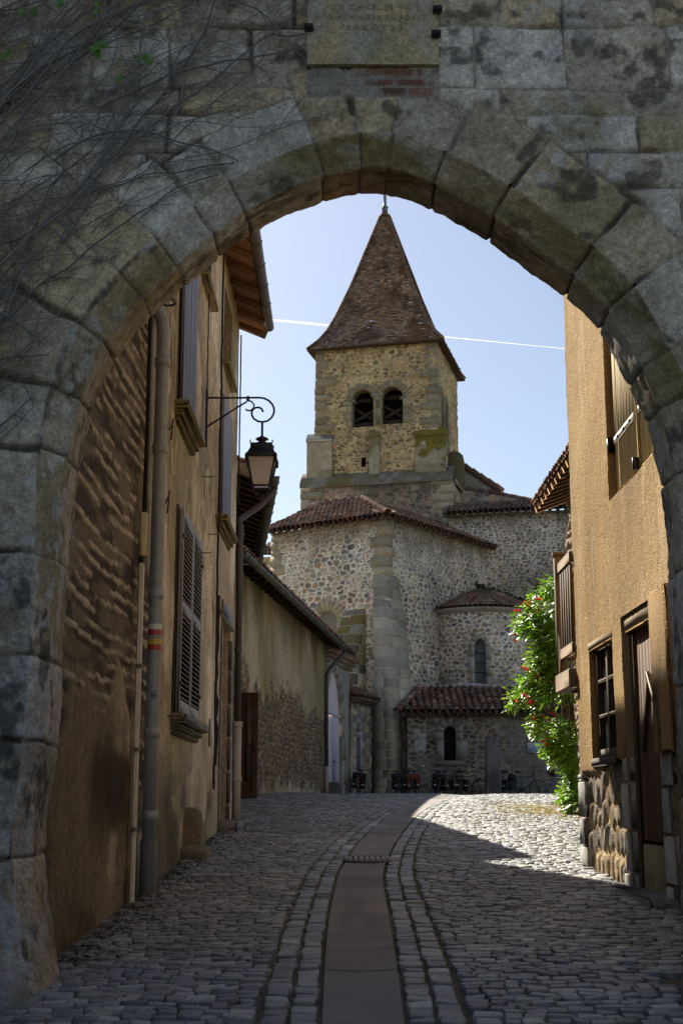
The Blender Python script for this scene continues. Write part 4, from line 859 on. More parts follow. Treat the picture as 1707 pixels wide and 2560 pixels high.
b = MB(); tiles(b, ge0 + A(0, 0, .07), al3, up3, LL, 4.4, 9, p=.22); e1 = ge0 + A(0, 0, .04); e2 = ge1 + A(0, 0, .04); b.add([e1, e2, e2 + up3 * 4.4, e1 + up3 * 4.4], [[0, 1, 2, 3]], A(.16, .09, .06)); b.build('roof', TILE, bn)
b = MB(); n = 34
for k in range(n - 6):
    pa = lerp(ge0, ge1, (k + .3) / n); ln = random.choice([.62, .62, .5]); beam(b, pa + A(-.02, 0, -.03), pa + A(-.02, 0, -.03) + up3 * ln, .10, .12, A(.10, .065, .035) * random.uniform(.7, 1.4), b=.008)
    pa = lerp(ge0, ge1, k / n); pb = lerp(ge0, ge1, (k + .97) / n); b.add([pa + A(-.0, 0, .015), pb + A(-.0, 0, .015), pb + up3 * .9 + A(0, 0, .015), pa + up3 * .9 + A(0, 0, .015)], [[0, 1, 2, 3]], A(.15, .095, .05) * random.uniform(.6, 1.3))
b.build('eaves', SOFFIT, bn)
ga = lerp(ge0, ge1, .0); gb = lerp(ge0, ge1, .815); gutter(bn, ga + A(.07, 0, .02), gb + A(.07, 0, -.02), .085, A(.09, .09, .06))
pb_ = A(*o3, 0) + f3[0] * (L3 - .1) + f3[1] * .09; zg_ = sq(-.4, 40.3); b = MB()
tube(b, [gb + A(.05, -.1, -.05), gb + A(.03, -.1, -.2), lerp(gb, pb_ + A(0, 0, 3.75), .85) + A(0, 0, -.08), pb_ + A(0, 0, 3.6), pb_ + A(0, 0, 3.3), pb_ + A(0, 0, zg_ + .78)], .055, 10, A(.07, .05, .045)); dp = b.build('downpipe', IRON, bn, smooth=True)
b = MB(); tube(b, [pb_ + A(0, 0, zg_ + .8), pb_ + A(0, 0, zg_ - .05)], .07, 10, A(.40, .30, .24)); b.build('clay_foot', PAINT, dp, smooth=True)
# glazed brown door leaf standing open against the barn
zf = sq(-2, 27.) + .02; pA = A(*o3, 0) + f3[0] * 2.75 + f3[1] * .05; pB = A(-1.63, 26.85, 0); dv = (pB - pA); wl = np.linalg.norm(dv[:2]); fd = frame(dv)
dl = scale_about_cam(thing('open_door', (pA[0], pA[1], zf), 'brown timber door leaf with a glass panel standing open into the lane', 'door'))
b = MB(); zt_ = 2.07
for u_ in (.07, wl - .07): box(b, WP(pA, fd, u_, 0, (zf + zt_) / 2), (.14, .05, zt_ - zf), A(.085, .04, .018), fd, .006)
for z, hh in ((zf + .17, .34), (zt_ - .08, .16)): box(b, WP(pA, fd, wl / 2, .001, z), (wl - .28, .048, hh), A(.085, .04, .018), fd, .006)
b.build('frame', WOOD, dl); b = MB(); box(b, WP(pA, fd, wl / 2, 0, (zf + zt_) / 2 + .08), (wl - .28, .012, zt_ - zf - .5), A(.14, .13, .11), fd); b.build('pane', GLASS, dl)
b = MB(); tube(b, [WP(pA, fd, wl - .07, .03, zf + 1.0), WP(pA, fd, wl - .07, .08, zf + 1.0), WP(pA, fd, wl - .19, .08, zf + 1.0)], .011, 6, A(.02, .02, .02)); box(b, WP(pA, fd, wl - .07, .028, zf + .97), (.04, .01, .2), A(.02, .02, .02), fd); b.build('handle', IRON, dl)

# gateway wall with the tall arched door, then a small chapel-like annex
od = A(-.50, 40.42, 0); oe = A(.24, 44.25, 0); dd3 = oe - od; L4 = np.linalg.norm(dd3[:2]); f4 = frame(dd3)
gt_ = scale_about_cam(thing('courtyard_gateway', (0, 42.5, .1), 'grey plastered gateway wall with a tall arched pale door beside the barn', 'gateway'))
def gwy_fn(U, V): return (fbm(U * 2, V * 2, 541, 3) - .5) * .03, mixc(np.broadcast_to(A(.36, .325, .27), U.shape + (3,)), A(.25, .22, .17), sst(.4, .64, fbm(U * 1.2, V * .8, 543, 4)))
AD = (.35, 2.75, -.2, 3.93); AR = 1.2
b = MB(); panel(b, od, dd3, L4, -.3, 4.75, .05, gwy_fn, [AD + (AR,)]); reveal(b, od, dd3, *AD, .16, A(.36, .32, .25), sill=False, arch=AR)
box(b, od + f4[0] * (L4 / 2) - f4[1] * .55 + A(0, 0, 4.35), (L4 - .02, .9, .6), A(.3, .27, .22), f4); b.build('wall', PLASTER, gt_)
b = MB(); arch_stones(b, od, dd3, *AD, AR, .34, .02, A((.37,.345,.29),(.32,.30,.25),(.41,.38,.32)), n=9, jamb=.62, seed=5); b.build('arch_surround', STONE, gt_)
b = MB(); um = (AD[0] + AD[1]) / 2
for k in range(2): box(b, WP(od, f4, lerp(AD[0], AD[1], .25 + .5 * k), -.12, 1.25), (1.185, .06, 2.6), A(.72, .62, .62), f4, .008)
box(b, WP(od, f4, um, -.10, 2.56), (2.4, .09, .10), A(.72, .62, .62), f4, .01); arch_pane(b, od, dd3, AD[0], AD[1], 2.6, AD[3], -.11, A(.72, .62, .62), AR); dr_ = b.build('door', PAINT, gt_)
b = MB(); lathe(b, WP(od, f4, um + .15, -.07, 1.15), [(0, .06), (.03, .05), (.03, .02), (.012, .01), (.012, -.02)], 8, A(.03, .03, .03), np.array([f4[0], f4[2], f4[1]])); b.build('handle', IRON, dr_)
b = MB()
for k in range(3):      # rows of tile ends under the eaves
    dk_ = .10 + .11 * k; zz = 4.12 + .12 * k; box(b, od + f4[0] * (L4 / 2 + .1) + f4[1] * (dk_ / 2 - .1) + A(0, 0, zz), (L4 + .2, dk_ + .2, .05), A(.33, .25, .20), f4)
    for j in range(int(L4 / .2)):
        p = od + f4[0] * (.12 + j * .2) + f4[1] * dk_ + A(0, 0, zz + .025); th = np.linspace(0, math.pi, 6)
        tube(b, [p - f4[1] * .1 + f4[0] * .075 * math.cos(t) + A(0, 0, .075 * math.sin(t)) + f4[1] * .13 for t in th], .014, 4, A(.34, .19, .13) * random.uniform(.8, 1.2))
b.build('tile_cornice', TILE, gt_)
boulder('guard_stone', CS * WP(od, f4, .72, .12, .22), (.6, .48, .74), A(.10, .09, .08), 19, STONE, label='small dark guard stone at the foot of the tall arched pale door', cat='guard stone')

CHO = A(3, 50, 0)
ann = scale_about_cam(thing('gabled_annex', (.6, 45.5, .1), 'small stone annex with an arched slit window between the gateway and the buttress', 'annex')); oa = A(.27, 44.3, 0); ob = A(.98, 46.5, 0); da = ob - oa; La = np.linalg.norm(da[:2]); fa = frame(da)
ann_fn = lambda U, V: rubble(U, V, .3, .2, 551, (.30, .27, .215), bump=.03)
AW = (.55, 1.15, .9, 2.5); b = MB(); panel(b, oa, da, La, -.3, 3.3, .04, ann_fn, [AW + (1.6,)]); reveal(b, oa, da, *AW, .25, A(.4, .38, .34), arch=1.6); box(b, oa + f4[0] * 0 + fa[0] * (La / 2) - fa[1] * .9 + A(0, 0, 1.5), (La - .02, 1.3, 3.5), A(.25, .22, .17), fa); b.build('wall', RUBBLE, ann)
b = MB(); arch_stones(b, oa, da, *AW, 1.6, .13, .045, A((.44,.42,.39),(.38,.36,.33)), n=7, jamb=.45, seed=9, sill=.12); wq = b.build('window_surround', STONE, ann); b = MB(); arch_pane(b, oa, da, *AW, -.22, A(.10, .095, .085), 1.6); b.build('pane', GLASS, wq)
b = MB(); up4 = -fa[1] * .9 + A(0, 0, .42); up4 /= np.linalg.norm(up4); tiles(b, oa - fa[0] * .05 + fa[1] * .26 + A(0, 0, 3.30), fa[0], up4, La + .25, 1.5, 14, bright=.6)
for k in range(3): box(b, oa + fa[0] * (La / 2 + .05) + fa[1] * (.02 + .05 * k) + A(0, 0, 3.10 + .065 * k), (La + .2, .12 + .08 * k, .05), A(.17, .11, .085), fa)
b.build('roof', TILE, ann)

# ------------------------------------------------------------------ the church
ch_ = scale_about_cam(thing('church', (3, 54, 0), 'romanesque stone church with a square bell tower and a steep brown tiled spire', 'church'))
Kc = A(1.53, 47, 0); da_ = A(.574, .819, 0); db_ = A(-.819, .574, 0)
Lc = Kc + 5.0 * db_; Rc = Kc + 7.5 * da_
QC = A((.52,.425,.28),(.58,.475,.32),(.44,.365,.245),(.55,.44,.285),(.40,.335,.235),(.48,.41,.30))
MORT = (.88, .775, .64)
def tr_fn(seed, fl):
    def fn(U, V):
        h, c = rubble(U, V, .29, .175, seed, MORT, m0=.10, m1=.28, jv=.5, bump=.045)
        h2_, c2 = rubble(U, V, .16, .105, seed + 5, MORT, m0=.16, m1=.34, jv=.5, bump=.04)
        m = sst(.42, .56, fbm(U * .35, V * .6, seed + 7, 3)); h = lerp(h, h2_, m); c = mixc(c, c2, m)
        c = c * (1.22 if fl else 1.) * (1 - .25 * sst(.42, .7, fbm(U * .5, V * .35, seed + 9, 4)))[..., None]  # fl lightens the left face, its stronger skylight put into the colour
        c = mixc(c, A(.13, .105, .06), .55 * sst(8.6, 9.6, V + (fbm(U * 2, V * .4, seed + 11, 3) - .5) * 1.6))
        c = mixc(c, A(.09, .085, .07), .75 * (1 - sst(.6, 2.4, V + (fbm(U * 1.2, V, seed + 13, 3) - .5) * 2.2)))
        return h, c
    return fn
TW = (2.10, 2.98, 4.1, 6.62); b = MB(); dK = (Kc - Lc)
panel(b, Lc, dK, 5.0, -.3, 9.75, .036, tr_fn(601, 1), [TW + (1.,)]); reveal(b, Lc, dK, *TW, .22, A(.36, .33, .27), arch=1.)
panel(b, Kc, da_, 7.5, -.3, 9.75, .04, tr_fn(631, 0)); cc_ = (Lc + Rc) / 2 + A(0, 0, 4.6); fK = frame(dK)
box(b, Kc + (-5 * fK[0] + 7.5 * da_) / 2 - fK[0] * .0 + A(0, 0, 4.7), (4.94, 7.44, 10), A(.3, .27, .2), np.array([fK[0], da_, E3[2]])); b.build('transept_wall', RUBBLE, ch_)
b = MB(); arch_stones(b, Lc, dK, *TW, 1., .40, .065, QC * 1.05, n=11, jamb=.42, seed=3, thick=.1); tw_ = b.build('boarded_window', STONE, ch_)
b = MB()
for k in range(5): 
    u0_ = TW[0] + k * .176; r_ = .44; xx_ = abs(u0_ + .088 - 2.54); box(b, WP(Lc, fK, u0_ + .088, -.17, (TW[2] + 6.18 + math.sqrt(max(.02, r_ * r_ - xx_ * xx_))) / 2), (.168, .03, 6.18 + math.sqrt(max(.02, r_ * r_ - xx_ * xx_)) - TW[2]), A(.20, .135, .105) * random.uniform(.85, 1.15), fK)
b.build('boards', WOOD, tw_)
b = MB(); quoins(b, Kc[0], Kc[1], dK, da_, .0, 9.7, (.24, .42), (.3, .75), QC, 4, .045); b.build('quoins', STONE, ch_); b = MB(); quoins(b, Lc[0], Lc[1], (-.574, -.819), dK, 0, 9.7, (.22, .4), (.3, .7), QC, 5, .045); b.build('quoins', STONE, ch_)
# roof of the transept
b = MB(); pt = math.tan(rad(25)); ov = .38
upL = A(.574, .819, pt); upL /= np.linalg.norm(upL); upR = A(-.819, .574, pt); upR /= np.linalg.norm(upR)
EL = Lc + .3 * db_ - fK[1] * 0 + fK[1] * ov + A(0, 0, 9.72); EK = Kc + fK[1] * ov + frame(da_)[1] * ov + A(0, 0, 9.72)
Wl = np.linalg.norm(EK - EL); sl_ = math.cos(rad(25)); run = 2.9 + ov
tiles(b, EL + A(0, 0, .05), fK[0], upL, Wl + .1, run / sl_, 15, trim=lambda s: (0, Wl - s * sl_ + .15)); 
tiles(b, EK + A(0, 0, .05), da_, upR, 8.2, run / sl_, 16, trim=lambda s: (s * sl_ - .1, 8.2))
apx = EK + run * (A(.574, .819, 0) + A(-.819, .574, 0)) + A(0, 0, run * pt); r1 = apx + db_ * (Wl - run); r2 = apx + da_ * (8.2 - run)
for f in ([EL, EK, apx, r1], [EK, EK + da_ * 8.2, r2, apx]): b.add(f, [[0, 1, 2, 3]], A(.18, .09, .06))
bk_ = apx + A(.3, 7, -2.2); b.add([r1, apx, bk_, r1 + da_ * 6 - A(0, 0, 2.2)], [[0, 1, 2, 3]], A(.18, .09, .06))
ridge_tiles(b, EK + A(0, 0, .12), apx + A(0, 0, .12), 3, .12, TCOL * 1.5 + .06); ridge_tiles(b, apx + A(0, 0, .1), r1 + A(0, 0, .1), 4, .11); b.build('transept_roof', TILE, ch_)  # hip tiles paled in colour so they look sunlit
b = MB()
for k in range(16): p = lerp(EL, EK, (k + .4) / 16); beam(b, p + A(0, 0, -.05), p + upL * .8 + A(0, 0, -.05), .10, .10, A(.12, .08, .05))
for k in range(24): p = EK + da_ * 8.2 * (k + .5) / 24; beam(b, p + A(0, 0, -.05), p + upR * .8 + A(0, 0, -.05), .10, .10, A(.12, .08, .05))
b.add([EL + A(0, 0, -.0), EK, EK + upL * .6, EL + upL * .6], [[0, 1, 2, 3]], A(.13, .09, .055)); b.build('transept_eaves', SOFFIT, ch_)
# buttresses at the near corner
def buttress(o, fr, prof, w, seed, col, lich=0.):
    """prof: (projection, height) outline; fr = (along, outward, up); built of courses of dressed blocks"""
    b = MB(); rr = random.Random(seed); zz = prof[-1][1]; zs = [p[1] for p in prof][::-1]; ps_ = [p[0] for p in prof][::-1]; z = zs[0]; k = 0
    while z < zs[-1] - .05:
        t = min(z + rr.uniform(.27, .42), zs[-1]); p0 = np.interp(z, zs, ps_); p1 = np.interp(t, zs, ps_)
        cuts = [0, 1] if rr.random() < .2 else ([0, rr.uniform(.35, .65), 1] if w > .8 else [0, rr.uniform(.4, .6), 1]); pc_ = [-.05, 1.] if p0 < .7 else [-.05, rr.uniform(.35, .65), 1.]
        for a, c2 in zip(cuts[:-1], cuts[1:]):
            for m, n_ in zip(pc_[:-1], pc_[1:]):
                c = col[rr.randrange(len(col))] * rr.uniform(.82, 1.15)
                if rr.random() < lich: c = lerp(c, rr.choice([A(.30, .19, .03), A(.10, .085, .07), A(.25, .21, .06)]), rr.uniform(.5, .9))
                g = .016; j = rr.gauss(0, .012); u0, u1 = a * w + g, c2 * w - g
                V = [WP(o, fr, u, (d * pp if d > 0 else d) + (j if d > 0 else 0), zc_) for zc_, pp in ((z + g, p0), (t - g, p1)) for u, d in ((u0, m), (u1, m), (u1, n_), (u0, n_))]
                b.add(V, [[0,1,2,3],[4,5,6,7],[0,1,5,4],[1,2,6,5],[2,3,7,6],[3,0,4,7]], c)
        z = t; k += 1
    for (p0, a0), (p1, a1) in zip(list(zip(ps_, zs))[:-1], list(zip(ps_, zs))[1:]): b.add([WP(o, fr, u, max(d * p - .03, -.04) if d else -.05, z) for z, p in ((a0, p0), (a1, p1)) for u, d in ((.03, 0), (w - .03, 0), (w - .03, 1), (.03, 1))], [[0,1,5,4],[1,2,6,5],[2,3,7,6],[3,0,4,7],[4,5,6,7]], A(.74, .66, .52))
    return b
MC = MB()
fRr = frame(da_)
fB1 = np.array([da_, fRr[1], E3[2]])
buttress(Kc - .22 * fRr[1] - .38 * da_, fB1, [(.24, 7.7), (.42, 6.7), (.60, 5.6), (.74, 3.6), (.80, -.2)], 1.2, 8, QC).build('buttress', STONE, ch_)
fB2 = np.array([fK[0], fK[1], E3[2]])
buttress(Kc - fK[0] * 1.75, fB2, [(.03, 6.6), (.25, 6.15), (.75, 5.3), (.95, 3.4), (1.05, -.2)], .95, 9, QC * .95, .55).build('buttress', STONE, ch_)
# bell tower
fi = rad(14); tu = A(math.cos(fi), -math.sin(fi), 0); tv = A(math.sin(fi), math.cos(fi), 0); T = A(4.02, 55, 0); TL = T - 5.25 * tu; fT = frame(tu); fS = frame(tv)
TM = (.76, .57, .30)
OP = [(5.25 - 3.68, 5.25 - 2.73, 15.5, 17.15), (5.25 - 2.41, 5.25 - 1.46, 15.55, 17.2)]
def tw_fn(seed):
    def fn(U, V):
        h, c = rubble(U, V, .27, .125, seed, TM, PALT, .07, .22, jv=.3, bump=.04)
        h2_, c2 = rubble(U, V, .25, .18, seed + 4, TM, PALT, .08, .25, bump=.045); m = sst(17.3, 17.9, V + (fbm(U, V, seed + 5, 2) - .5)); h = lerp(h, h2_, m); c = mixc(c, c2, m)
        c = c * 1.18 * (1 - .25 * sst(.45, .7, fbm(U * .6, V * .4, seed + 6, 4)))[..., None]
        return h, c
    return fn
b = MB(); panel(b, TL, tu, 5.25, 13.0, 19.2, .038, tw_fn(651), [OP[0] + (1.,), OP[1] + (1.,), (1.98, 2.16, 13.75, 14.15)])
for q in OP: reveal(b, TL, tu, *q, .5, A(.36, .29, .18), arch=1.)
OS = [(.75, 1.45, 15.0, 17.1), (1.75, 2.45, 14.9, 17.0)]
panel(b, T, tv, 5.25, 13.0, 19.2, .05, tw_fn(661), [OS[0] + (1.,), OS[1] + (1.,)])
for q in OS: reveal(b, T, tv, *q, .4, A(.30, .25, .17), arch=1.)
bk = TL + 5.25 * tv
b.add([TL + A(0, 0, 12), bk + A(0, 0, 12), bk + A(0, 0, 19.2), TL + A(0, 0, 19.2)], [[0, 1, 2, 3]], A(.3, .24, .14)); b2_ = T + 5.25 * tv; b.add([bk + A(0, 0, 12), b2_ + A(0, 0, 12), b2_ + A(0, 0, 19.2), bk + A(0, 0, 19.2)], [[0, 1, 2, 3]], A(.3, .24, .14)); b.build('tower_wall', RUBBLE, ch_)
b = MB()
for q, sd in zip(OP, (1, 2)): b = MB(); arch_stones(b, TL, tu, *q, 1., .27, .06, A((.42,.34,.20),(.36,.30,.19),(.46,.37,.22)), n=11, jamb=.34, seed=sd); b.build('belfry_arch', STONE, ch_)
for q, sd in zip(OS, (3, 4)): b = MB(); arch_stones(b, T, tv, *q, 1., .22, .06, A((.36,.30,.19),(.33,.27,.17)), n=9, jamb=.4, seed=sd); b.build('belfry_arch', STONE, ch_)
b = MB(); quoins(b, TL[0], TL[1], -tv, tu, 13, 19.1, (.26, .42), (.35, .9), A((.50,.40,.24),(.43,.35,.21),(.55,.44,.26),(.38,.31,.20)), 11, .05); b.build('quoins', STONE, ch_); b = MB(); quoins(b, T[0], T[1], tu, tv, 13, 19.1, (.26, .42), (.35, .9), A((.50,.40,.24),(.43,.35,.21),(.55,.44,.26),(.38,.31,.20)), 12, .05); b.build('quoins', STONE, ch_)
b = MB(); uc_ = (OP[0][1] + OP[1][0]) / 2; pc_ = WP(TL, fT, uc_, -.10, 15.5); lathe(b, pc_, [(.15, 0), (.15, .08), (.10, .14), (.095, .9), (.11, .93), (.10, .96), (.13, 1.05), (.21, 1.22), (.22, 1.3)], 12, A(.37, .31, .22)); box(b, pc_ + A(0, 0, 1.36), (.5, .5, .12), A(.37, .31, .22), fT)
b.build('colonnette', STONE, ch_)
for q, s in ((OP[0], 0), (OP[1], 1)): b = MB(); box(b, WP(TL, fT, q[s], -.12, 16.66), (.28, .36, .12), A(.40, .33, .21), fT, .02); b.build('impost', STONE, ch_)
b = MB(); dkw = A(.075, .055, .035)
for q in OP:
    u0, u1, z0, z1 = q; um = (u0 + u1) / 2
    beam(b, WP(TL, fT, u0 - .2, -.42, z0 + .25), WP(TL, fT, u1 + .2, -.42, z0 + .95), .08, .12, dkw); beam(b, WP(TL, fT, u0 - .2, -.50, z0 + 1.1), WP(TL, fT, u1 + .2, -.50, z0 + .2), .08, .12, dkw * .9); beam(b, WP(TL, fT, u0 - .2, -.46, z0 + .18), WP(TL, fT, u1 + .2, -.46, z0 + .20), .12, .2, dkw)
    beam(b, WP(TL, fT, u0 - .2, -.62, z0 + 1.32), WP(TL, fT, u1 + .2, -.62, z0 + 1.36), .12, .2, dkw * .8)
b.build('belfry_timbers', WOOD, ch_)
b = MB(); box(b, WP(TL, fT, 2.62, -1.5, 16), (4.6, .06, 4.5), A(.03, .024, .018), fT); box(b, WP(TL, fT, 2.62, -.7, 14.7), (4.6, 1.0, .1), A(.05, .04, .03), fT); b.build('belfry_dark_backing', WOOD, ch_)  # near-black panel and floor added inside so the openings stay dark
# lower stage, string course, set-offs
LS = A(4.52, 54.62, 0); LSL = LS - 6.35 * tu
def ls_fn(U, V):
    h, c = rubble(U, V, .28, .17, 671, (.70, .56, .39), A((.46,.33,.21),(.34,.25,.17),(.52,.31,.19),(.40,.32,.23),(.58,.44,.28),(.25,.20,.155),(.60,.36,.23)), .06, .24, bump=.035); c = c * (1 - .35 * sst(.45, .7, fbm(U * .6, V * .4, 675, 4)))[..., None]
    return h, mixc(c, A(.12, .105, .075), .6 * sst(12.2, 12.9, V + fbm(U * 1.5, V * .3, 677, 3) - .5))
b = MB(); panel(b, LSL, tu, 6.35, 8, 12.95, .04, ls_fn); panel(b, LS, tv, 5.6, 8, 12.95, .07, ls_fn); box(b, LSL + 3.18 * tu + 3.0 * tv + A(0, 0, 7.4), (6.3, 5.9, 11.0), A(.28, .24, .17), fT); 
b.build('tower_base', RUBBLE, ch_)
b = MB(); quoins(b, LSL[0], LSL[1], -tv, tu, 8, 12.9, (.28, .45), (.5, 1.0), QC, 13); b.build('quoins', STONE, ch_); b = MB(); quoins(b, LS[0], LS[1], tu, tv, 8, 12.9, (.28, .45), (.5, 1.0), QC, 14); b.build('quoins', STONE, ch_)
b = MB()
def setoff(o, d, L, e0=.12):
    fr = frame(d); n = int(L / .12); pts = np.linspace(-e0, L + e0, n + 1)
    pf = [(.12, 12.88), (.13, 13.04), (.02, 13.24), (-.34, 13.62), (-.5, 13.64)]
    U = np.repeat(pts[:, None], 5, 1); P = np.array([[WP(o, fr, u, d_ + (vn(np.array([u * 6]), np.array([z * 6.]), 3)[0] - .5) * .05, z) for d_, z in pf] for u in pts])
    c = mixc(np.broadcast_to(A(.23, .195, .14), P.shape), A(.36, .33, .27), sst(.5, .65, fbm(U * 4, P[..., 2] * 7, 681, 3))); c = mixc(c, A(.20, .15, .03), .6 * sst(.52, .65, fbm(U * 1.6, P[..., 2] * 3, 683, 3)))
    b.add(P.reshape(-1, 3), grid_faces(n + 1, 5), c.reshape(-1, 3))
setoff(LSL, tu, 6.35, .10); setoff(LS, tv, 5.6, .0)
b.build('string_course', STONE, ch_)
def pier(u0, u1, z0, z1, pr, cap, lich):
    b = MB()
    def fn(U, V):
        a1, a2, d = ashlar(U + u0 * 3, V, np.arange(12.9, 16, .41), .55, 1.0, int(u0 * 10) + 60, warp=.02); c = mixc(np.broadcast_to(A(.48, .40, .25), U.shape + (3,)), A(.56, .46, .29), a1) * (.75 + .5 * a2)[..., None] * (.75 + .5 * fbm(U * 4, V * 4, 692, 3))[..., None]
        j = 1 - sst(.008, .03, d); c = mixc(c, A(.48, .40, .26), j); lm = sst(.42, .56, fbm(U * 2.2 + u0, V * 2.2, 691, 4) + .45 * (V - z1) + .22) * lich
        return (fbm(U * 5, V * 5, 693, 3) - .5) * .03 - .015 * j, mixc(c, mixc(np.broadcast_to(A(.27, .20, .025), c.shape), A(.19, .15, .04), sst(.4, .6, fbm(U * 9, V * 9, 694, 2))), lm)
    o_ = WP(TL, fT, u0, pr, 0); panel(b, o_, tu, u1 - u0, z0, z1, .04, fn); panel(b, WP(TL, fT, u1, pr, 0), tv, pr + .3, z0, z1, .05, fn); panel(b, WP(TL, fT, u0, -.3, 0), -tv, pr + .3, z0, z1, .05, fn)
    box(b, WP(TL, fT, (u0 + u1) / 2, pr / 2 - .17, (z0 + z1) / 2), (u1 - u0 - .03, pr + .28, z1 - z0 - .02), A(.3, .26, .18), fT)
    f_ = [WP(TL, fT, u0 - .03, pr + .05, z1), WP(TL, fT, u1 + .03, pr + .05, z1), WP(TL, fT, u1 + .03, pr + .05, z1 + .07), WP(TL, fT, u0 - .03, pr + .05, z1 + .07), WP(TL, fT, u0 - .03, -.05, z1), WP(TL, fT, u1 + .03, -.05, z1), WP(TL, fT, u1 + .03, -.05, z1 + .40), WP(TL, fT, u0 - .03, -.05, z1 + .40)]
    b.add(f_, [[0,1,2,3],[3,2,6,7],[0,3,7,4],[1,2,6,5],[0,1,5,4]], cap); return b.build('corner_pier', STONE, ch_)
pier(-.38, .72, 13.3, 14.95, .16, A(.24, .225, .185), .0); pier(2.33, 2.78, 13.3, 15.0, .12, A(.30, .24, .08), .55); pier(4.33, 5.62, 13.3, 14.9, .16, A(.27, .20, .03), 1.)
# spire: sawtooth courses of flat tiles, flared at the foot
Cc = T - 2.62 * tu + 2.62 * tv; ax_ = Cc + A(-.12, 0, 0); prf = [(19.05, 2.97), (19.28, 2.78), (19.6, 2.52), (20.1, 2.22), (20.8, 1.91), (22.5, 1.30), (26.45, .06)]
zz_ = [p[0] for p in prf]; hh_ = [p[1] for p in prf]; b = MB(); SP_ = A((.24,.15,.088),(.28,.17,.098),(.20,.13,.085),(.30,.185,.11),(.26,.175,.12),(.34,.23,.16),(.18,.12,.088)); NC = 88; rg = np.random.default_rng(5)
for k in range(NC):
    za = lerp(19.05, 26.45, (k / NC)); zb_ = lerp(19.05, 26.45, (k + 1) / NC); ha = np.interp(za, zz_, hh_) + .022; hb = np.interp(zb_, zz_, hh_)
    ca = lerp(Cc, ax_, k / NC); cb_ = lerp(Cc, ax_, (k + 1) / NC)
    for f in range(4):
        an = -fi + f * math.pi / 2; e = A(math.cos(an), math.sin(an), 0); o_ = A(math.sin(an), -math.cos(an), 0); n = max(1, int(2 * ha / .17)); off = rg.uniform(-.08, .08)
        ts = np.clip(np.linspace(-1, 1, n + 1) + np.concatenate([[0], np.full(max(n - 1, 0), off / max(ha, .1)), [0]]), -1, 1)
        t0, t1 = ts[:-1], ts[1:]; lz = rg.normal(0, .014, n); lo = rg.normal(0, .008, n)
        P = np.stack([ca + o_ * (ha - .03) + np.outer(t0 * (ha - .03), e) + np.outer(lz, E3[2]), ca + o_ * (ha - .03) + np.outer(t1 * (ha - .03), e) + np.outer(lz, E3[2]), ca + o_ * ha + np.outer(t1 * ha, e) + np.outer(lz, E3[2]) + np.outer(lo, o_), ca + o_ * ha + np.outer(t0 * ha, e) + np.outer(lz, E3[2]) + np.outer(lo, o_),
                      cb_ + o_ * hb + np.outer(t1 * hb, e), cb_ + o_ * hb + np.outer(t0 * hb, e)], 1)
        P[..., 2] += np.where(np.arange(6) < 4, za, zb_)[None]
        c = SP_[rg.integers(0, len(SP_), n)] * rg.uniform(.68, 1.32, (n, 1)) * (1.3 - .1 * (k / NC))
        low = rg.random(n) < .38 * max(0, 1 - abs(k - 12) / 16.); c = np.where(low[:, None], c * .5 + A(.42, .35, .29) * .5, c)
        rust = sst(.5, .68, fbm(t0 * 3 + f * 9, np.full(n, k * .11), 695, 3)) * (t0 > .35); c = c + (A(.22, .085, .03) - c) * (.7 * rust)[:, None]
        dark = .38 * sst(.56, .68, fbm(t0 * 5 + f * 5, np.full(n, k * .12), 697, 3)); c = c * (1 - dark)[:, None]
        F_ = (np.array([[0, 1, 2, 3], [3, 2, 4, 5]])[None] + np.arange(n)[:, None, None] * 6).reshape(-1, 4); b.add(P.reshape(-1, 3), F_, np.repeat(c, 6, 0))
sp_ = b.build('spire', TILE, ch_)
for f in range(4):
    b = MB()
    an = -fi + f * math.pi / 2; e = A(math.cos(an), math.sin(an), 0); o_ = A(math.sin(an), -math.cos(an), 0)
    for k in range(0, 78):
        z0_, z1_ = lerp(19.1, 26.2, k / 78), lerp(19.1, 26.2, (k + 1) / 78); h0_ = np.interp(z0_, zz_, hh_) + .04; h1_ = np.interp(z1_, zz_, hh_) + .015; q0 = lerp(Cc, ax_, (z0_ - 19.05) / 7.4) + (e + o_) * h0_ + A(0, 0, z0_); q1 = lerp(Cc, ax_, (z1_ - 19.05) / 7.4) + (e + o_) * h1_ + A(0, 0, z1_)
        beam(b, q0, q1, .17, .06, SP_[rg.integers(len(SP_))] * rg.uniform(.7, 1.1) + (.03 if k < 40 else 0))
    b.build('hip_tiles', TILE, sp_)
b = MB(); box(b, ax_ + A(0, 0, 26.5), (.24, .24, .36), A(.28, .29, .30), fT, .05); lathe(b, ax_ + A(0, 0, 26.6), [(.16, 0), (.075, .12), (.07, .75), (.12, .78), (.12, .88), (.03, .9), (.0, 1.0)], 10, A(.28, .29, .30)); b.build('finial', ZINC, sp_)
b = MB(); z = 19.02; cs_ = [Cc + 2.95 * (sx * tu + sy * tv) + A(0, 0, z) for sx, sy in ((-1, -1), (1, -1), (1, 1), (-1, 1))]; b.add(cs_, [[0, 1, 2, 3]], A(.07, .05, .035))
for k in range(4): beam(b, cs_[k] + A(0, 0, .0), cs_[(k + 1) % 4] + A(0, 0, .0), .05, .10, A(.10, .065, .045))
b.build('spire_eaves', SOFFIT, ch_)
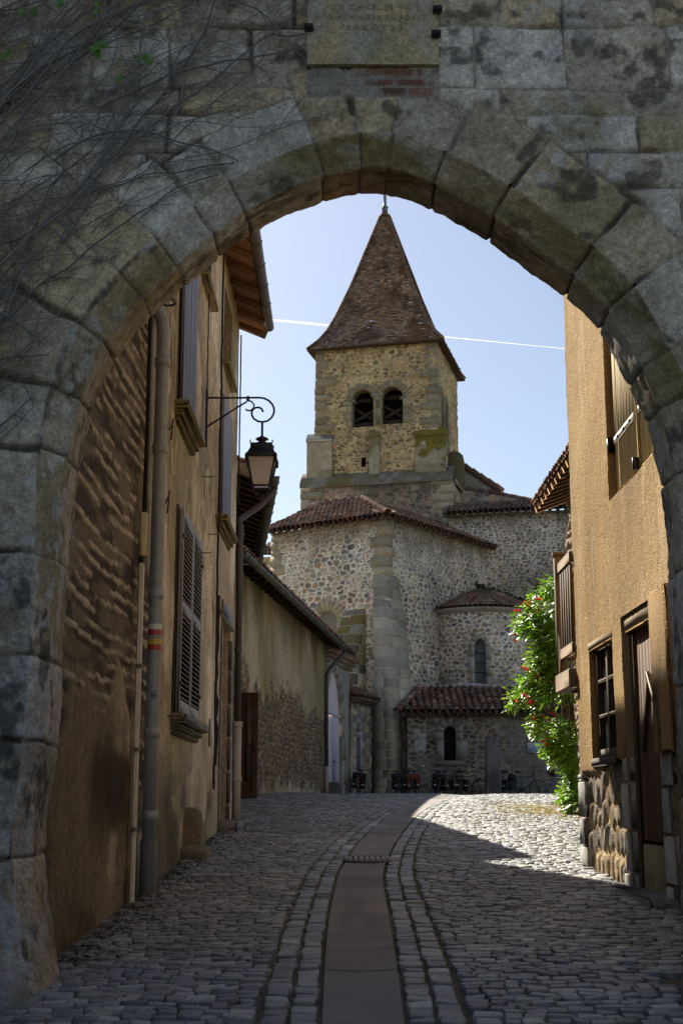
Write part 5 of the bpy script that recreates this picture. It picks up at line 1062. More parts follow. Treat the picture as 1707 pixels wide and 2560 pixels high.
# choir wall and its low roofs
cd = A(.970, -.242, 0); cS = A(5.8, 53, 0) - 1.55 * cd; fC = frame(cd); CW = (3.28, 3.66, 7.6, 8.25)
def chw_fn(U, V):
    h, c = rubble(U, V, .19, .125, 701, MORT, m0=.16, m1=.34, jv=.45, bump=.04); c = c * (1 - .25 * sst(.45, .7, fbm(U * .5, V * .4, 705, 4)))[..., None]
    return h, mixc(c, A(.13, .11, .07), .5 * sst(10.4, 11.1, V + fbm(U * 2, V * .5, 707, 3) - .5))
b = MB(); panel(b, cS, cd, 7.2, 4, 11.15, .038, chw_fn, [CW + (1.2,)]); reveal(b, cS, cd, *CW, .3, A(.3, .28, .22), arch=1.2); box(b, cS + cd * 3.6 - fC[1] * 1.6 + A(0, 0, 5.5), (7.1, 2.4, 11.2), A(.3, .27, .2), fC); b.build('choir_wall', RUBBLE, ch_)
b = MB(); arch_stones(b, cS, cd, *CW, 1.2, .34, .06, QC * .9, n=5, jamb=.4, seed=7, sill=.3); q = b.build('choir_window', STONE, ch_); b = MB(); arch_pane(b, cS, cd, *CW, -.26, A(.03, .032, .035), 1.2); b.build('pane', DUSTY, q)
b = MB(); upc = -fC[1] * math.cos(rad(20)) + A(0, 0, math.sin(rad(20))); eC = cS - cd * .25 + fC[1] * .4 + A(0, 0, 11.12); tiles(b, eC + A(0, 0, .06), cd, upc, 7.6, 2.6, 21, pal=TCOL * .75 + .045); b.add([eC, eC + cd * 7.6, eC + cd * 7.6 + upc * 2.6, eC + upc * 2.6], [[0, 1, 2, 3]], A(.12, .08, .05)); b.build('choir_roof', TILE, ch_)
b = MB()
for k in range(24): p = eC + cd * 7.6 * (k + .5) / 24; beam(b, p + A(0, 0, -.07), p + upc * .7 + A(0, 0, -.07), .1, .12, A(.13, .09, .05))
b.build('choir_eaves', SOFFIT, ch_)
Yn = 58.; w2 = lambda x, y, d=0: at(x, y, Yn + d)
pg = np.array([w2(1035, 1052), w2(1147, 1131), w2(1152, 1175), w2(1035, 1175)]); ex_ = A(1, 0, 0)
def slab_poly(b, pts, th, col): pts = np.array(pts); q = pts + A(0, th, 0); n = len(pts); b.add(np.concatenate([pts, q]), [[i, (i + 1) % n, n + (i + 1) % n, n + i] for i in range(n)], col); b.f.append(np.array([list(range(n))]) + b.n - 2 * n)
b = MB(); o_g = pg[3]; wd_ = pg[1][0] - pg[0][0]
def nv_fn(U, V):
    a1, a2, d = ashlar(U, V, np.arange(8, 16, .42), .6, 1.1, 711, warp=.01); c = mixc(np.broadcast_to(A(.25, .215, .175), U.shape + (3,)), A(.33, .28, .20), a1) * (.75 + .4 * a2)[..., None]; j = 1 - sst(.01, .03, d); return -.01 * j, mixc(c, A(.42, .36, .28), j)
slab_poly(b, pg, .5, A(.26, .22, .18)); pf = MB(); 
panel(pf, (pg[0][0], Yn - .02), (1, 0), wd_ + .1, pg[3][2], pg[0][2], .06, nv_fn)
vv_ = np.concatenate(pf.v); keepz = vv_[:, 2] < np.interp(vv_[:, 0], [pg[0][0], pg[1][0]], [pg[0][2], pg[1][2]]) - .02; fq = pf.f[0]; pf.f = [fq[keepz[fq].all(1)]]; b.v += pf.v; b.c += pf.c; b.f += [f + b.n for f in pf.f]; b.n += pf.n
b.build('nave_gable', STONE, ch_); b = MB(); ridge_tiles(b, pg[0] + A(-.1, .2, .06), pg[1] + A(.15, .2, .06), 5, .2); beam(b, pg[0] + A(0, .3, -.06), pg[1] + A(.15, .3, -.06), .8, .14, A(.10, .06, .045))
pl_ = np.array([at(1050, 1122, 57.), at(1150, 1137, 57.), at(1250, 1157, 57.), at(1250, 1185, 57.), at(1050, 1185, 57.)]); ridge_tiles(b, pl_[0] + A(0, .2, .04), pl_[1] + A(0, .2, .04), 6, .15, TCOL * .7); ridge_tiles(b, pl_[1] + A(0, .2, .04), pl_[2] + A(0, .2, .04), 7, .15, TCOL * .6 + .05); b.build('gable_coping', TILE, ch_)
b = MB(); slab_poly(b, pl_ + A(0, .05, 0), .4, A(.27, .235, .19)); pf = MB(); panel(pf, (pl_[0][0], 57.), (1, 0), pl_[2][0] - pl_[0][0], pl_[4][2], pl_[0][2], .05, lambda U, V: rubble(U, V, .4, .25, 721, (.42, .35, .27), bump=.02))
vv_ = np.concatenate(pf.v); keepz = vv_[:, 2] < np.interp(vv_[:, 0], pl_[:3, 0], pl_[:3, 2]); fq = pf.f[0]; pf.f = [fq[keepz[fq].all(1)]]; b.v += pf.v; b.c += pf.c; b.f += [f + b.n for f in pf.f]; b.n += pf.n; b.build('aisle_parapet', RUBBLE, ch_)
b = MB(); lathe(b, at(1044, 1062, 57.5), [(.42, -1.2), (.42, .0), (.36, .3), (.2, .45), (.0, .5)], 14, A(.15, .125, .06)); b.build('stair_turret', STONE, ch_)
# apse
AC = A(5.2, 50.9, 0); AR_ = 1.85
def apse_fn(U, V):
    h, c = rubble(U, V, .22, .15, 731, MORT, m0=.12, m1=.30, bump=.04); c = c * (1 - .3 * sst(.42, .68, fbm(U * .5, V * .35, 735, 4)))[..., None]
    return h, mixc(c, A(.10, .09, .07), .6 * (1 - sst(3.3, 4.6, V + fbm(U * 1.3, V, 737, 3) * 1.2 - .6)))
b = MB(); th = np.linspace(rad(-215), rad(35), 170); vz = np.linspace(2.5, 6.78, 125); TH, VZ = np.meshgrid(th, vz, indexing='ij'); h, c = apse_fn(TH * AR_, VZ); tw0 = rad(-96.5); hw = .195 / AR_
P = np.stack([AC[0] + (AR_ + h) * np.cos(TH), AC[1] + (AR_ + h) * np.sin(TH), VZ], -1); tc = (TH[:-1, :-1] + TH[1:, 1:]) / 2; zc_ = (VZ[:-1, :-1] + VZ[1:, 1:]) / 2
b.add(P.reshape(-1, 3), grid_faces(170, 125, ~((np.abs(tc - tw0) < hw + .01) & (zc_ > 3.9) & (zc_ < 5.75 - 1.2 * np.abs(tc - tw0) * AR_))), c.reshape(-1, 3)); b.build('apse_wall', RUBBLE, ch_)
wu = A(-math.sin(tw0), math.cos(tw0), 0); wn_ = A(math.cos(tw0), math.sin(tw0), 0); wo = AC + wn_ * (AR_ + .015) - wu * .195; fw = frame(wu); LW = (0, .39, 3.9, 5.7)
b = MB(); arch_stones(b, wo, wu, *LW, 1.35, .17, .055, A((.38,.34,.27),(.34,.30,.24),(.41,.37,.30)), n=6, jamb=.55, seed=11, thick=.1, sill=.12); reveal(b, wo, wu, *LW, .28, A(.40, .37, .32), arch=1.35); aw = b.build('lancet_window', STONE, ch_)
b = MB(); arch_pane(b, wo, wu, *LW, -.2, A(.13, .145, .14), 1.35); lg = b.build('leaded_glass', DUSTY, aw); b = MB()
for z in (4.5, 4.85, 5.2): beam(b, WP(wo, fw, 0, -.17, z), WP(wo, fw, .39, -.17, z), .015, .022, A(.03, .03, .03))
b.build('bars', IRON, aw)
b = MB(); ap = A(AC[0] + .05, AC[1] + .7, 7.92); n = 46; rg = np.random.default_rng(9); R1 = AR_ + .26
lathe(b, AC + A(0, 0, 6.69), [(AR_ - .1, -.0), (AR_ + .10, .0), (AR_ + .14, .07), (AR_ + .24, .10), (AR_ + .24, .16)], 48, A(.40, .36, .30))
for k in range(n):
    t = rad(-205) + rad(230) * k / n; e = AC + A(math.cos(t), math.sin(t), 0) * R1 + A(0, 0, 6.86); dv = ap - e; L = np.linalg.norm(dv); u = dv / L; s = np.cross(u, (0, 0, 1)); s /= np.linalg.norm(s); nr = np.cross(s, u); m = 6
    for j in range(m):
        if k % 2 and j > 3 or (k % 4 and j > 4): continue
        a, c2 = L * j / m * .93 - .04, L * (j + 1) / m * .93; w0 = .115 * (1 - .55 * j / m); w1 = w0 * .82; tt = np.linspace(0, math.pi, 6); c = TCOL[rg.integers(len(TCOL))] * rg.uniform(.55, 1.2); c = lerp(c, A(.30, .28, .27), .6) if rg.random() < .2 else c
        p0 = e + u * a + np.outer(-np.cos(tt) * w0, s) + np.outer(np.sin(tt) * w0 * .8 + .025, nr); p1 = e + u * c2 + np.outer(-np.cos(tt) * w1, s) + np.outer(np.sin(tt) * w1 * .8, nr); pd = p0 - nr * .02
        b.add(np.concatenate([pd, p0, p1]), [[i, i + 1, 7 + i, 6 + i] for i in range(5)] + [[6 + i, 7 + i, 13 + i, 12 + i] for i in range(5)], c)
lathe(b, AC + A(.05, .3, 6.84), [(R1, -.02), (.03, 1.06)], 40, A(.12, .07, .05)); ridge_tiles(b, AC + A(R1 * .86, -R1 * .35, 6.97), ap + A(0, 0, .06), 8, .12, TCOL * 1.05); b.build('apse_roof', TILE, ch_)
gm = MB(); rr = random.Random(6)
for k in range(260):
    t = rr.random() ** .7; p = lerp(ap + A(-.1, -.25, .12), ap + A(1.9, -.75, -.75), t) + A(rr.gauss(0, .07), rr.gauss(0, .06), rr.gauss(0, .06)); s_ = rr.uniform(.04, .09); a = rr.random() * 6; gm.add([p + s_ * A(math.cos(a), 0, math.sin(a)), p + s_ * A(-math.sin(a), .4, math.cos(a)), p + s_ * A(-math.cos(a), 0, -math.sin(a)), p + s_ * A(math.sin(a), -.4, -math.cos(a))], [[0, 1, 2, 3]], A(.045, .05, .022) * rr.uniform(.6, 1.6))
gm.build('roof_moss', LEAF, ch_)
# lean-to below the apse
lo = A(2.2, 46.0, 0); ld = A(.999, -.02, 0); fl_ = frame(ld); LWn = (1.21, 1.61, 1.28, 2.42)
def ln_fn(U, V):
    h, c = rubble(U, V, .28, .16, 741, (.50, .43, .32), A((.22,.175,.115),(.26,.17,.105),(.17,.15,.12),(.31,.255,.18),(.14,.12,.095)), .04, .3, bump=.035); c = c * (1 - .3 * sst(.42, .68, fbm(U * .6, V * .5, 745, 4)))[..., None]
    rd = sst(.55, .62, fbm(U * 1.1 + 2, V * 1.1, 747, 3)); c = mixc(c, A(.25, .225, .18), .6 * rd)
    wp = (np.abs(U - .43) < .2) & (np.abs(V - 1.95) < .36); return h * (1 - .5 * rd), np.where(wp[..., None] & ((vn(U * 9, V * 9, 5) < .62)[..., None]), A(.42, .40, .36), c)
b = MB(); panel(b, lo, ld, 6.6, -.35, 2.85, .033, ln_fn, [LWn + (1.,)]); reveal(b, lo, ld, *LWn, .3, A(.26, .24, .20), arch=1.); box(b, lo + ld * 3.3 - fl_[1] * 1.6 + A(0, 0, 1.2), (6.5, 2.4, 3.2), A(.22, .2, .16), fl_); b.build('sacristy_wall', RUBBLE, ch_)
b = MB(); arch_stones(b, lo, ld, *LWn, 1., .30, .05, A((.30,.275,.23),(.26,.24,.20)), n=5, jamb=.6, seed=13, sill=.16); q = b.build('sacristy_window', STONE, ch_); b = MB(); arch_pane(b, lo, ld, *LWn, -.27, A(.012, .012, .014), 1.); b.build('pane', DUSTY, q)
b = MB(); upl = A(0, .94, .36); upl /= np.linalg.norm(upl); e = lo - ld * .35 + A(0, -.42, 2.80); tiles(b, e + A(0, 0, .07), ld, upl, 6.9, 2.95, 23, trim=lambda s: (s * .32, 6.9), p=.235, rad_=.09, pal=TCOL * .75 + .012); b.add([e, e + ld * 6.9, e + ld * 6.9 + upl * 2.95, e + upl * 2.95 + ld * .9], [[0, 1, 2, 3]], A(.13, .08, .05)); ridge_tiles(b, e + A(0, 0, .1), e + upl * 2.8 + ld * .95 + A(0, 0, .1), 9, .12); b.build('sacristy_roof', TILE, ch_)
b = MB(); pth = [e + upl * 2.85 + ld * u + A(0, .02, .10 + .03 * math.sin(u * 3)) for u in np.linspace(.9, 6.9, 24)]; tube(b, pth, .10, 7, A(.46, .44, .41)); tube(b, [e + A(-.05, .3, .15), e + upl * 1.3 + ld * .42 + A(0, 0, .12), pth[0]], .06, 6, A(.46, .44, .41)); b.build('mortar_flashing', STONE, ch_)
b = MB()
for k in range(22): p = e + ld * 6.8 * (k + .5) / 22; beam(b, p + A(0, 0, -.05), p + upl * .5 + A(0, 0, -.05), .1, .12, A(.08, .055, .035))
b.build('sacristy_eaves', SOFFIT, ch_)
# far wing to the left of the transept
wg = scale_about_cam(thing('church_wing', (-3.5, 54, 0), 'small tiled wing with stone wall seen between the gutter and the transept', 'outbuilding')); wo2 = A(-6, 53.5, 0); b = MB(); panel(b, wo2, (1, 0), 4.2, 3, 9.5, .06, lambda U, V: rubble(U, V, .4, .25, 751, MORT, bump=.02)); box(b, (-3.9, 55.6, 4.7), (4.2, 4, 9.6), A(.3, .27, .2)); b.build('wall', RUBBLE, wg)
b = MB(); u5 = A(0, .93, .36); u5 /= np.linalg.norm(u5); tiles(b, A(-6, 53.1, 9.55), (1, 0, 0), u5, 4.2, 2.3, 25); b.add([(-6, 53.1, 9.5), (-1.8, 53.1, 9.5), A(-1.8, 53.1, 9.5) + u5 * 2.3, A(-6, 53.1, 9.5) + u5 * 2.3], [[0, 1, 2, 3]], A(.2, .1, .07)); b.build('roof', TILE, wg)

# ------------------------------------------------------------------ right house: ochre stucco over a boulder plinth
RX = 2.8; RY1 = 16.15; RO = (RX, RY1); RD = (0, -1); fR = frame(RD); RL = RY1 - 8.62
rh = thing('ochre_house', (RX + 2, 12.5, -1), 'ochre stuccoed house with wooden shutters over a boulder and granite plinth', 'house')
yu = lambda y: RY1 - y
def plinth(U, V): return .30 + .10 * (U > 1.0) + .12 * (U > 2.55)
UW = (yu(13.8), yu(11.25), 3.03, 5.2)
def rh_fn(U, V):
    c = mixc(np.broadcast_to(A(.41, .27, .12), U.shape + (3,)), A(.35, .22, .088), sst(.4, .62, fbm(U * .7, V * .6, 801, 4))); c = mixc(c, A(.48, .33, .165), .5 * sst(.55, .7, fbm(U * .9, V * .25, 803, 4)) )
    wh = sst(.66, .70, fbm(U * 10, V * 1.6, 804, 3)) * sst(.55, .65, fbm(U * 1.3, V * .5, 806, 2)); c = mixc(c, A(.62, .52, .38), .25 * wh)
    rn = sst(.48, .7, fbm(U * 1.8, V * .45, 821, 4)); c = c * (1 - .14 * rn * sst(.5, 2.2, V))[..., None]; c = c * (.86 + .28 * fbm(U * 1.6, V * 1.2, 823, 4))[..., None]
    us_ = np.exp(-np.maximum(0, UW[2] - V) / .55) * (V < UW[2]) * (U > UW[0] - .05) * (U < UW[1] + .05) * sst(.4, .62, fbm(U * 6, V * .3, 825, 3)); c = mixc(c, A(.20, .13, .065), .55 * us_)
    c = mixc(c, A(.21, .15, .09), .55 * sst(.35, .65, fbm(U * 2, V * 1.5, 827, 3)) * (1 - sst(.3, 1.1, V)))
    h = .02 + (fbm(U * 1.2, V * 1.2, 805, 3) - .5) * .02 + (fbm(U * 26, V * 26, 807, 2) - .5) * .012
    hs, cs_ = rubble(U, V, .235, .30, 809, (.46, .34, .20), A((.26,.215,.15),(.20,.185,.165),(.30,.22,.13),(.17,.15,.13),(.24,.17,.10)), .14, .40, ju=.6, jv=.75, wt=.15, bump=.042)
    pz = plinth(U, V) + (fbm(U * 3, V, 811, 2) - .5) * .06; m = sst(-.01, .01, pz - V); return lerp(h, hs - .04, m), mixc(c, cs_, m)
wh_ = 0; UW = (yu(13.8), yu(11.25), 3.03, 5.2); LWn2 = (yu(15.3), yu(13.95), .44, 1.72); RDr = (yu(13.48), yu(12.1), -1.2, 1.78)
b = MB(); panel(b, RO, RD, RL, -1.3, 9.0, .03, rh_fn, [UW, LWn2, RDr]); oc = A(.46, .28, .12)
reveal(b, RO, RD, *UW, .14, oc, front=.02); reveal(b, RO, RD, *LWn2, .10, oc * .9, front=.02); reveal(b, RO, RD, *RDr, .12, A(.36, .26, .16), sill=False, front=.02)
box(b, (RX + 3.3, RY1 - RL / 2, 3.8), (5.9, RL - .04, 10.2), oc); box(b, (RX + .21, RY1 - .12, 3.8), (.38, .2, 10.), oc); b.build('wall', STUCCO, rh)
b = MB(); rr = random.Random(15); gcol = A((.42,.405,.37),(.47,.445,.40),(.37,.355,.33))
z = -.95; k = 0
while z < .28:      # corner stones of speckled granite
    t = min(z + rr.uniform(.30, .44), .30); ln = (.42, .24)[k % 2] ; box(b, WP(RO, fR, ln / 2 - .01, -.06, (z + t) / 2), (ln, .22, t - z - .015), gcol[rr.randrange(3)] * rr.uniform(.85, 1.15), fR, .014); z = t; k += 1
b.build('granite_quoins', STONE, rh)
for s, top in ((0, .42), (1, .42)):
    z = -1.1; k = 0; b = MB()
    while z < top - .03:
        t = min(z + rr.uniform(.36, .48), top); ln = (.40, .28)[(k + s) % 2]; uu_ = RDr[0] - ln / 2 + .012 if s == 0 else RDr[1] + ln / 2 - .012; box(b, WP(RO, fR, uu_, -.135, (z + t) / 2), (ln, .30, t - z - .014), gcol[rr.randrange(3)] * rr.uniform(.8, 1.1), fR, .014); z = t; k += 1
    b.build('granite_jamb', STONE, rh)
b = MB()       # rounded stucco block on the near side of the door
box(b, WP(RO, fR, RDr[1] + .36, .015, 1.1), (.62, .12, 1.42), A(.42, .27, .13), fR, .03); b.build('stucco_pilaster', STUCCO, rh)
# upper window with plank shutters
uw = MB(); box(uw, WP(RO, fR, (UW[0] + UW[1]) / 2, -.10, UW[2] + .03), (UW[1] - UW[0], .12, .05), A(.40, .29, .15), fR, .008)
for u_ in (UW[0] + .05, UW[0] + 1.22, UW[1] - .05): box(uw, WP(RO, fR, u_, -.115, (UW[2] + UW[3]) / 2), (.10, .05, UW[3] - UW[2]), A(.17, .11, .045), fR, .006)
uw = uw.build('window', WOOD, rh); SHC = A(.74, .56, .28)
for (a, c2, dd_) in ((UW[0] + .13, UW[0] + 1.12, -.055), (UW[0] + 1.30, UW[1] - .12, -.05)):
    sh = planks(uw, 'shutter', RO, fR, a, c2, UW[2] + .06, UW[3] - .05, dd_, SHC, WOOD, 7, .035, .10); b = MB()
    for z in (UW[2] + .62, UW[3] - .55): box(b, WP(RO, fR, (a + c2) / 2 - .02, dd_ + .024, z), (c2 - a - .03, .010, .075), A(.62, .58, .50), fR, .003)
    b.build('strap_hinge', PAINT, sh); b = MB()
    for z in (UW[2] + .62, UW[3] - .55):
        for q_ in (.2, .5, .8): lathe(b, WP(RO, fR, lerp(a, c2, q_), dd_ + .03, z), [(.018, 0), (.012, .012), (0, .014)], 6, A(.05, .045, .04), np.array([fR[0], fR[2], fR[1]]))
    b.build('bolts', IRON, sh)
b = MB(); box(b, WP(RO, fR, UW[0] + .03, -.02, UW[2] + .60), (.05, .09, .16), A(.02, .02, .02), fR, .008); b.build('hinge_pin', IRON, uw); b = MB(); box(b, WP(RO, fR, UW[0] + 1.16, -.01, UW[2] + .12), (.04, .06, .12), A(.02, .02, .02), fR); b.build('latch', IRON, uw)
# lower window
lw = MB(); um = (LWn2[0] + LWn2[1]) / 2; wc = A(.13, .09, .055)
for u_, w_ in ((LWn2[0] + .05, .10), (LWn2[1] - .05, .10), (um, .075)): box(lw, WP(RO, fR, u_, -.07, (LWn2[2] + LWn2[3]) / 2), (w_, .06, LWn2[3] - LWn2[2]), wc, fR, .008)
for z, hh in ((LWn2[2] + .05, .1), (LWn2[3] - .05, .1), (LWn2[2] + .46, .035), (LWn2[2] + .84, .035)): box(lw, WP(RO, fR, um, -.071, z), (LWn2[1] - LWn2[0] - .1, .055, hh), wc, fR, .006)
lw = lw.build('window', WOOD, rh); b = MB(); arch_pane(b, RO, RD, *LWn2, -.09, A(.03, .035, .04)); b.build('pane', GLASS, lw)
b = MB(); box(b, WP(RO, fR, um, -.04, LWn2[2] - .04), (LWn2[1] - LWn2[0], .16, .09), A(.10, .085, .07), fR, .012); b.build('sill', WOOD, lw); b = MB(); box(b, WP(RO, fR, um, -.02, LWn2[3] - .045), (LWn2[1] - LWn2[0], .10, .09), A(.26, .17, .085), fR, .008); b.build('lintel', WOOD, lw)
# door
zd = float(gz(RX, 12.8)); dr = planks(rh, 'door', RO, fR, RDr[0] + .16, RDr[1] - .06, zd + .50, RDr[3] - .16, -.10, A(.155, .085, .045), WOOD, 8, .04, .18)
b = MB(); box(b, WP(RO, fR, (RDr[0] + RDr[1]) / 2 + .05, -.095, zd + .24), (RDr[1] - RDr[0] - .22, .06, .46), A(.27, .24, .13), fR, .012); b.build('kick_board', WOOD, dr)
b = MB(); beam(b, WP(RO, fR, RDr[0] + .75, -.05, 1.16), WP(RO, fR, RDr[1] - .08, .0, .78), .045, .05, A(.34, .28, .22), b=.01); beam(b, WP(RO, fR, RDr[0] + .75, -.065, 1.16), WP(RO, fR, RDr[0] + .40, -.06, .45), .04, .05, A(.10, .06, .035), b=.01); b.build('door_strips', WOOD, dr)  # one pale and one dark slanted strip across the door
b = MB(); box(b, WP(RO, fR, (RDr[0] + RDr[1]) / 2, -.06, RDr[3] - .08), (RDr[1] - RDr[0], .12, .16), A(.30, .20, .10), fR, .01)
for u_ in (RDr[0] + .08, RDr[1] - .03): box(b, WP(RO, fR, u_, -.09, .4), (.14 if u_ < 3 else .06, .08, 2.6), A(.10, .065, .04), fR, .008)
b.build('door_frame', WOOD, rh); b = MB(); box(b, WP(RO, fR, (RDr[0] + RDr[1]) / 2, -.06, zd + .0), (RDr[1] - RDr[0] + .5, .55, .12), A(.25, .24, .22), fR, .02); b.build('threshold', STONE, rh)
b = MB(); tiles(b, A(RX - .5, RY1 + .3, 8.9), (0, -1, 0), (math.cos(.35), 0, math.sin(.35)), RL + .2, 4, 33); q0 = A(RX - .5, RY1 + .3, 8.86); q1 = q0 + A(0, -RL - .2, 0); uu = A(math.cos(.35), 0, math.sin(.35)) * 4; b.add([q0, q1, q1 + uu, q0 + uu], [[0, 1, 2, 3]], A(.2, .1, .07)); q2 = q0 + uu; q3 = q1 + uu; b.add([q2, q3, q3 + A(3, 0, -1.2), q2 + A(3, 0, -1.2)], [[0, 1, 2, 3]], A(.2, .1, .07)); b.build('roof', TILE, rh)
# wooden balcony on the end of the house
bl = MB(); wc = A(.15, .11, .072); by0, by1 = RY1 + .02, RY1 + 1.02; bz0 = 1.42; bx0, bx1 = RX - .03, RX + 2.6; bz1 = 3.02
beam(bl, (bx0, by0, bz0), (bx0, by1 + .03, bz0), .16, .22, wc, b=.012); beam(bl, (bx0, by1, bz0), (bx1, by1, bz0), .16, .22, wc, b=.012); box(bl, ((bx0 + bx1) / 2 + .08, (by0 + by1) / 2, bz0 + .13), (bx1 - bx0, by1 - by0, .04), wc * .8)
bc = bl.build('balcony', WOOD, rh); b = MB(); box(b, (bx0, by1, (bz0 + bz1) / 2 + .05), (.11, .11, bz1 - bz0), wc, b=.01); box(b, (bx0, by1, bz1 + .06), (.15, .15, .05), wc, b=.01); box(b, (bx1, by1, (bz0 + bz1) / 2), (.11, .11, bz1 - bz0), wc, b=.01)
for z, hh in ((bz1 - .14, .13), (bz0 + .36, .13)): beam(b, (bx0, by0, z), (bx0, by1, z), .06, hh, wc * 1.15, b=.008); beam(b, (bx0, by1, z), (bx1, by1, z), .06, hh, wc * 1.1, b=.008)
for k in range(5): box(b, (bx0, by0 + .12 + k * .17, (bz0 + bz1) / 2 + .1), (.025, .09, bz1 - bz0 - .5), wc * (.8 + .1 * (k % 3)))
for k in range(15): box(b, (bx0 + .15 + k * .17, by1, (bz0 + bz1) / 2 + .1), (.09, .025, bz1 - bz0 - .5), wc * (.8 + .1 * (k % 3)))
b.build('railing', WOOD, bc)

# ------------------------------------------------------------------ rubble house farther up on the right, with the trumpet vine
rb = thing('rubble_house', (7, 28.5, -.2), 'rough stone house with sunlit tiled eaves behind the flowering vine', 'house'); X2 = 5.18; y0, y1 = 27.0, 30.3
rbf = lambda U, V: rubble(U, V, .34, .20, 821, (.42, .32, .19), A((.30,.22,.14),(.24,.19,.13),(.33,.20,.12),(.20,.17,.13)), .08, .3, bump=.10)
b = MB(); panel(b, (X2, y1), (0, -1), y1 - y0, -.6, 6.6, .045, rbf); panel(b, (X2, y0), (1, 0), 5, -.6, 6.6, .06, rbf); box(b, (X2 + 2.6, (y0 + y1) / 2, 3), (5, y1 - y0 - .06, 7.2), A(.3, .22, .14)); b.build('wall', RUBBLE, rb)
xe = 4.40; ez = 6.48; up6 = A(math.cos(.36), 0, math.sin(.36)); b = MB(); ye0, ye1 = y0 - 2.2, y1 + .1; e0 = A(xe, ye1, ez + .12)
tiles(b, e0, (0, -1, 0), up6, ye1 - ye0, 4.5, 41, p=.23); q = [e0 - A(0, 0, .04), A(xe, ye0, ez + .08)]; b.add([q[0], q[1], q[1] + up6 * 4.5, q[0] + up6 * 4.5], [[0, 1, 2, 3]], A(.2, .1, .06)); b.build('roof', TILE, rb)
b = MB()
for k in range(12): y = ye0 + .2 + k * (ye1 - ye0 - .3) / 11; beam(b, A(xe + .02, y, ez - .02), A(xe + .02, y, ez - .02) + up6 * 1.7, .11, .15, A(.34, .20, .09) * random.uniform(.85, 1.15), b=.01)
b.add([A(xe + .02, ye0, ez + .065), A(xe + .02, ye1, ez + .065), A(xe, ye1, ez + .065) + up6 * 1.7, A(xe, ye0, ez + .065) + up6 * 1.7], [[0, 1, 2, 3]], A(.40, .25, .11)); b.build('eaves', SOFFIT, rb)
vt = thing('trumpet_vine', (4.7, 26.2, float(gz(4.7, 26.2))), 'bright green climbing vine with scattered orange red trumpet flowers beside the balcony', 'vine')
VB = [(1335, 1262, 1292), (1365, 1238, 1292), (1395, 1205, 1292), (1410, 1176, 1292), (1430, 1185, 1292), (1450, 1212, 1292), (1475, 1232, 1293), (1500, 1226, 1295), (1520, 1240, 1300), (1545, 1212, 1308), (1575, 1198, 1318), (1600, 1175, 1320), (1618, 1166, 1322), (1640, 1192, 1322), (1665, 1218, 1322), (1690, 1258, 1324), (1720, 1262, 1325), (1750, 1282, 1326), (1785, 1296, 1328), (1815, 1302, 1330), (1850, 1305, 1334)]
vy = [v[0] for v in VB]; lf = MB(); rr = random.Random(33); Vv = []; Cv = []; Fv = []; nv_ = 0
Q6 = np.array([(1.0, 0), (.35, .38), (-.35, .36), (-1, 0), (-.35, -.36), (.35, -.38)])
def leaf_at(p, d, s_, c):
    global nv_
    n_ = np.array([rr.gauss(0, .5) - .35, rr.gauss(0, .5) - .2, abs(rr.gauss(.6, .4))]); n_ /= np.linalg.norm(n_); s = np.cross(d, n_); s /= max(1e-6, np.linalg.norm(s)); n2 = np.cross(s, d)
    q = p + s_ * (Q6[:, :1] * d + Q6[:, 1:] * s) - np.outer(np.abs(Q6[:, 0]) * s_ * .25, n2); Vv.append(q); Cv.append(np.tile(c, (6, 1))); Fv.append([nv_ + i for i in range(6)]); nv_ += 6
for k in range(3100):
    yd = rr.uniform(1335, 1848); l, r_ = np.interp(yd, vy, [v[1] for v in VB]), np.interp(yd, vy, [v[2] for v in VB]); t = rr.random() ** .8
    xd = lerp(r_, l, t); Yd = 26.3 + rr.gauss(-.2, .38) * (1 - .45 * t)
    p = at(xd, yd, Yd); 
    if fbm(np.array([p[0] * 2.4]), np.array([p[2] * 2.4]), 55, 2)[0] < .36 + .13 * t: continue
    fd_ = np.array([-abs(rr.gauss(.7, .5)), rr.gauss(-.2, .5), rr.gauss(-.35, .5)]); fd_ /= np.linalg.norm(fd_); sd_ = np.cross(fd_, (0, 0, 1)); sd_ /= max(1e-6, np.linalg.norm(sd_)); g_ = A(.13, .25, .025) if rr.random() < .5 else A(.23, .34, .04); g_ = g_ * rr.uniform(.6, 1.25)
    for j in range(4):
        for sg in (-1, 1): dd_ = fd_ * .55 + sg * sd_ * .8 + A(0, 0, -.15); leaf_at(p + fd_ * .065 * j, dd_ / np.linalg.norm(dd_), rr.uniform(.033, .055), g_ * rr.uniform(.85, 1.15))
    leaf_at(p + fd_ * .27, fd_, .05, g_)
lf.add(np.concatenate(Vv), Fv, np.concatenate(Cv)); lf.build('foliage', LEAF, vt)
b = MB(); 
for k in range(16):
    a = at(1327 + rr.gauss(0, 3), 1850, 26.3); pts = []; xo_ = rr.uniform(-60, 0)
    for t in np.linspace(0, 1, 14): pts.append(at(1327 + xo_ * t + rr.gauss(0, 4) - 14 * t, lerp(1852, rr.uniform(1400, 1410) if k < 10 else 1600, t), 26.35 + rr.gauss(0, .06)))
    tube(b, pts, np.linspace(.03, .008, 14), 5, A(.13, .09, .05), caps=False)
b.build('stems', TWIG, vt)
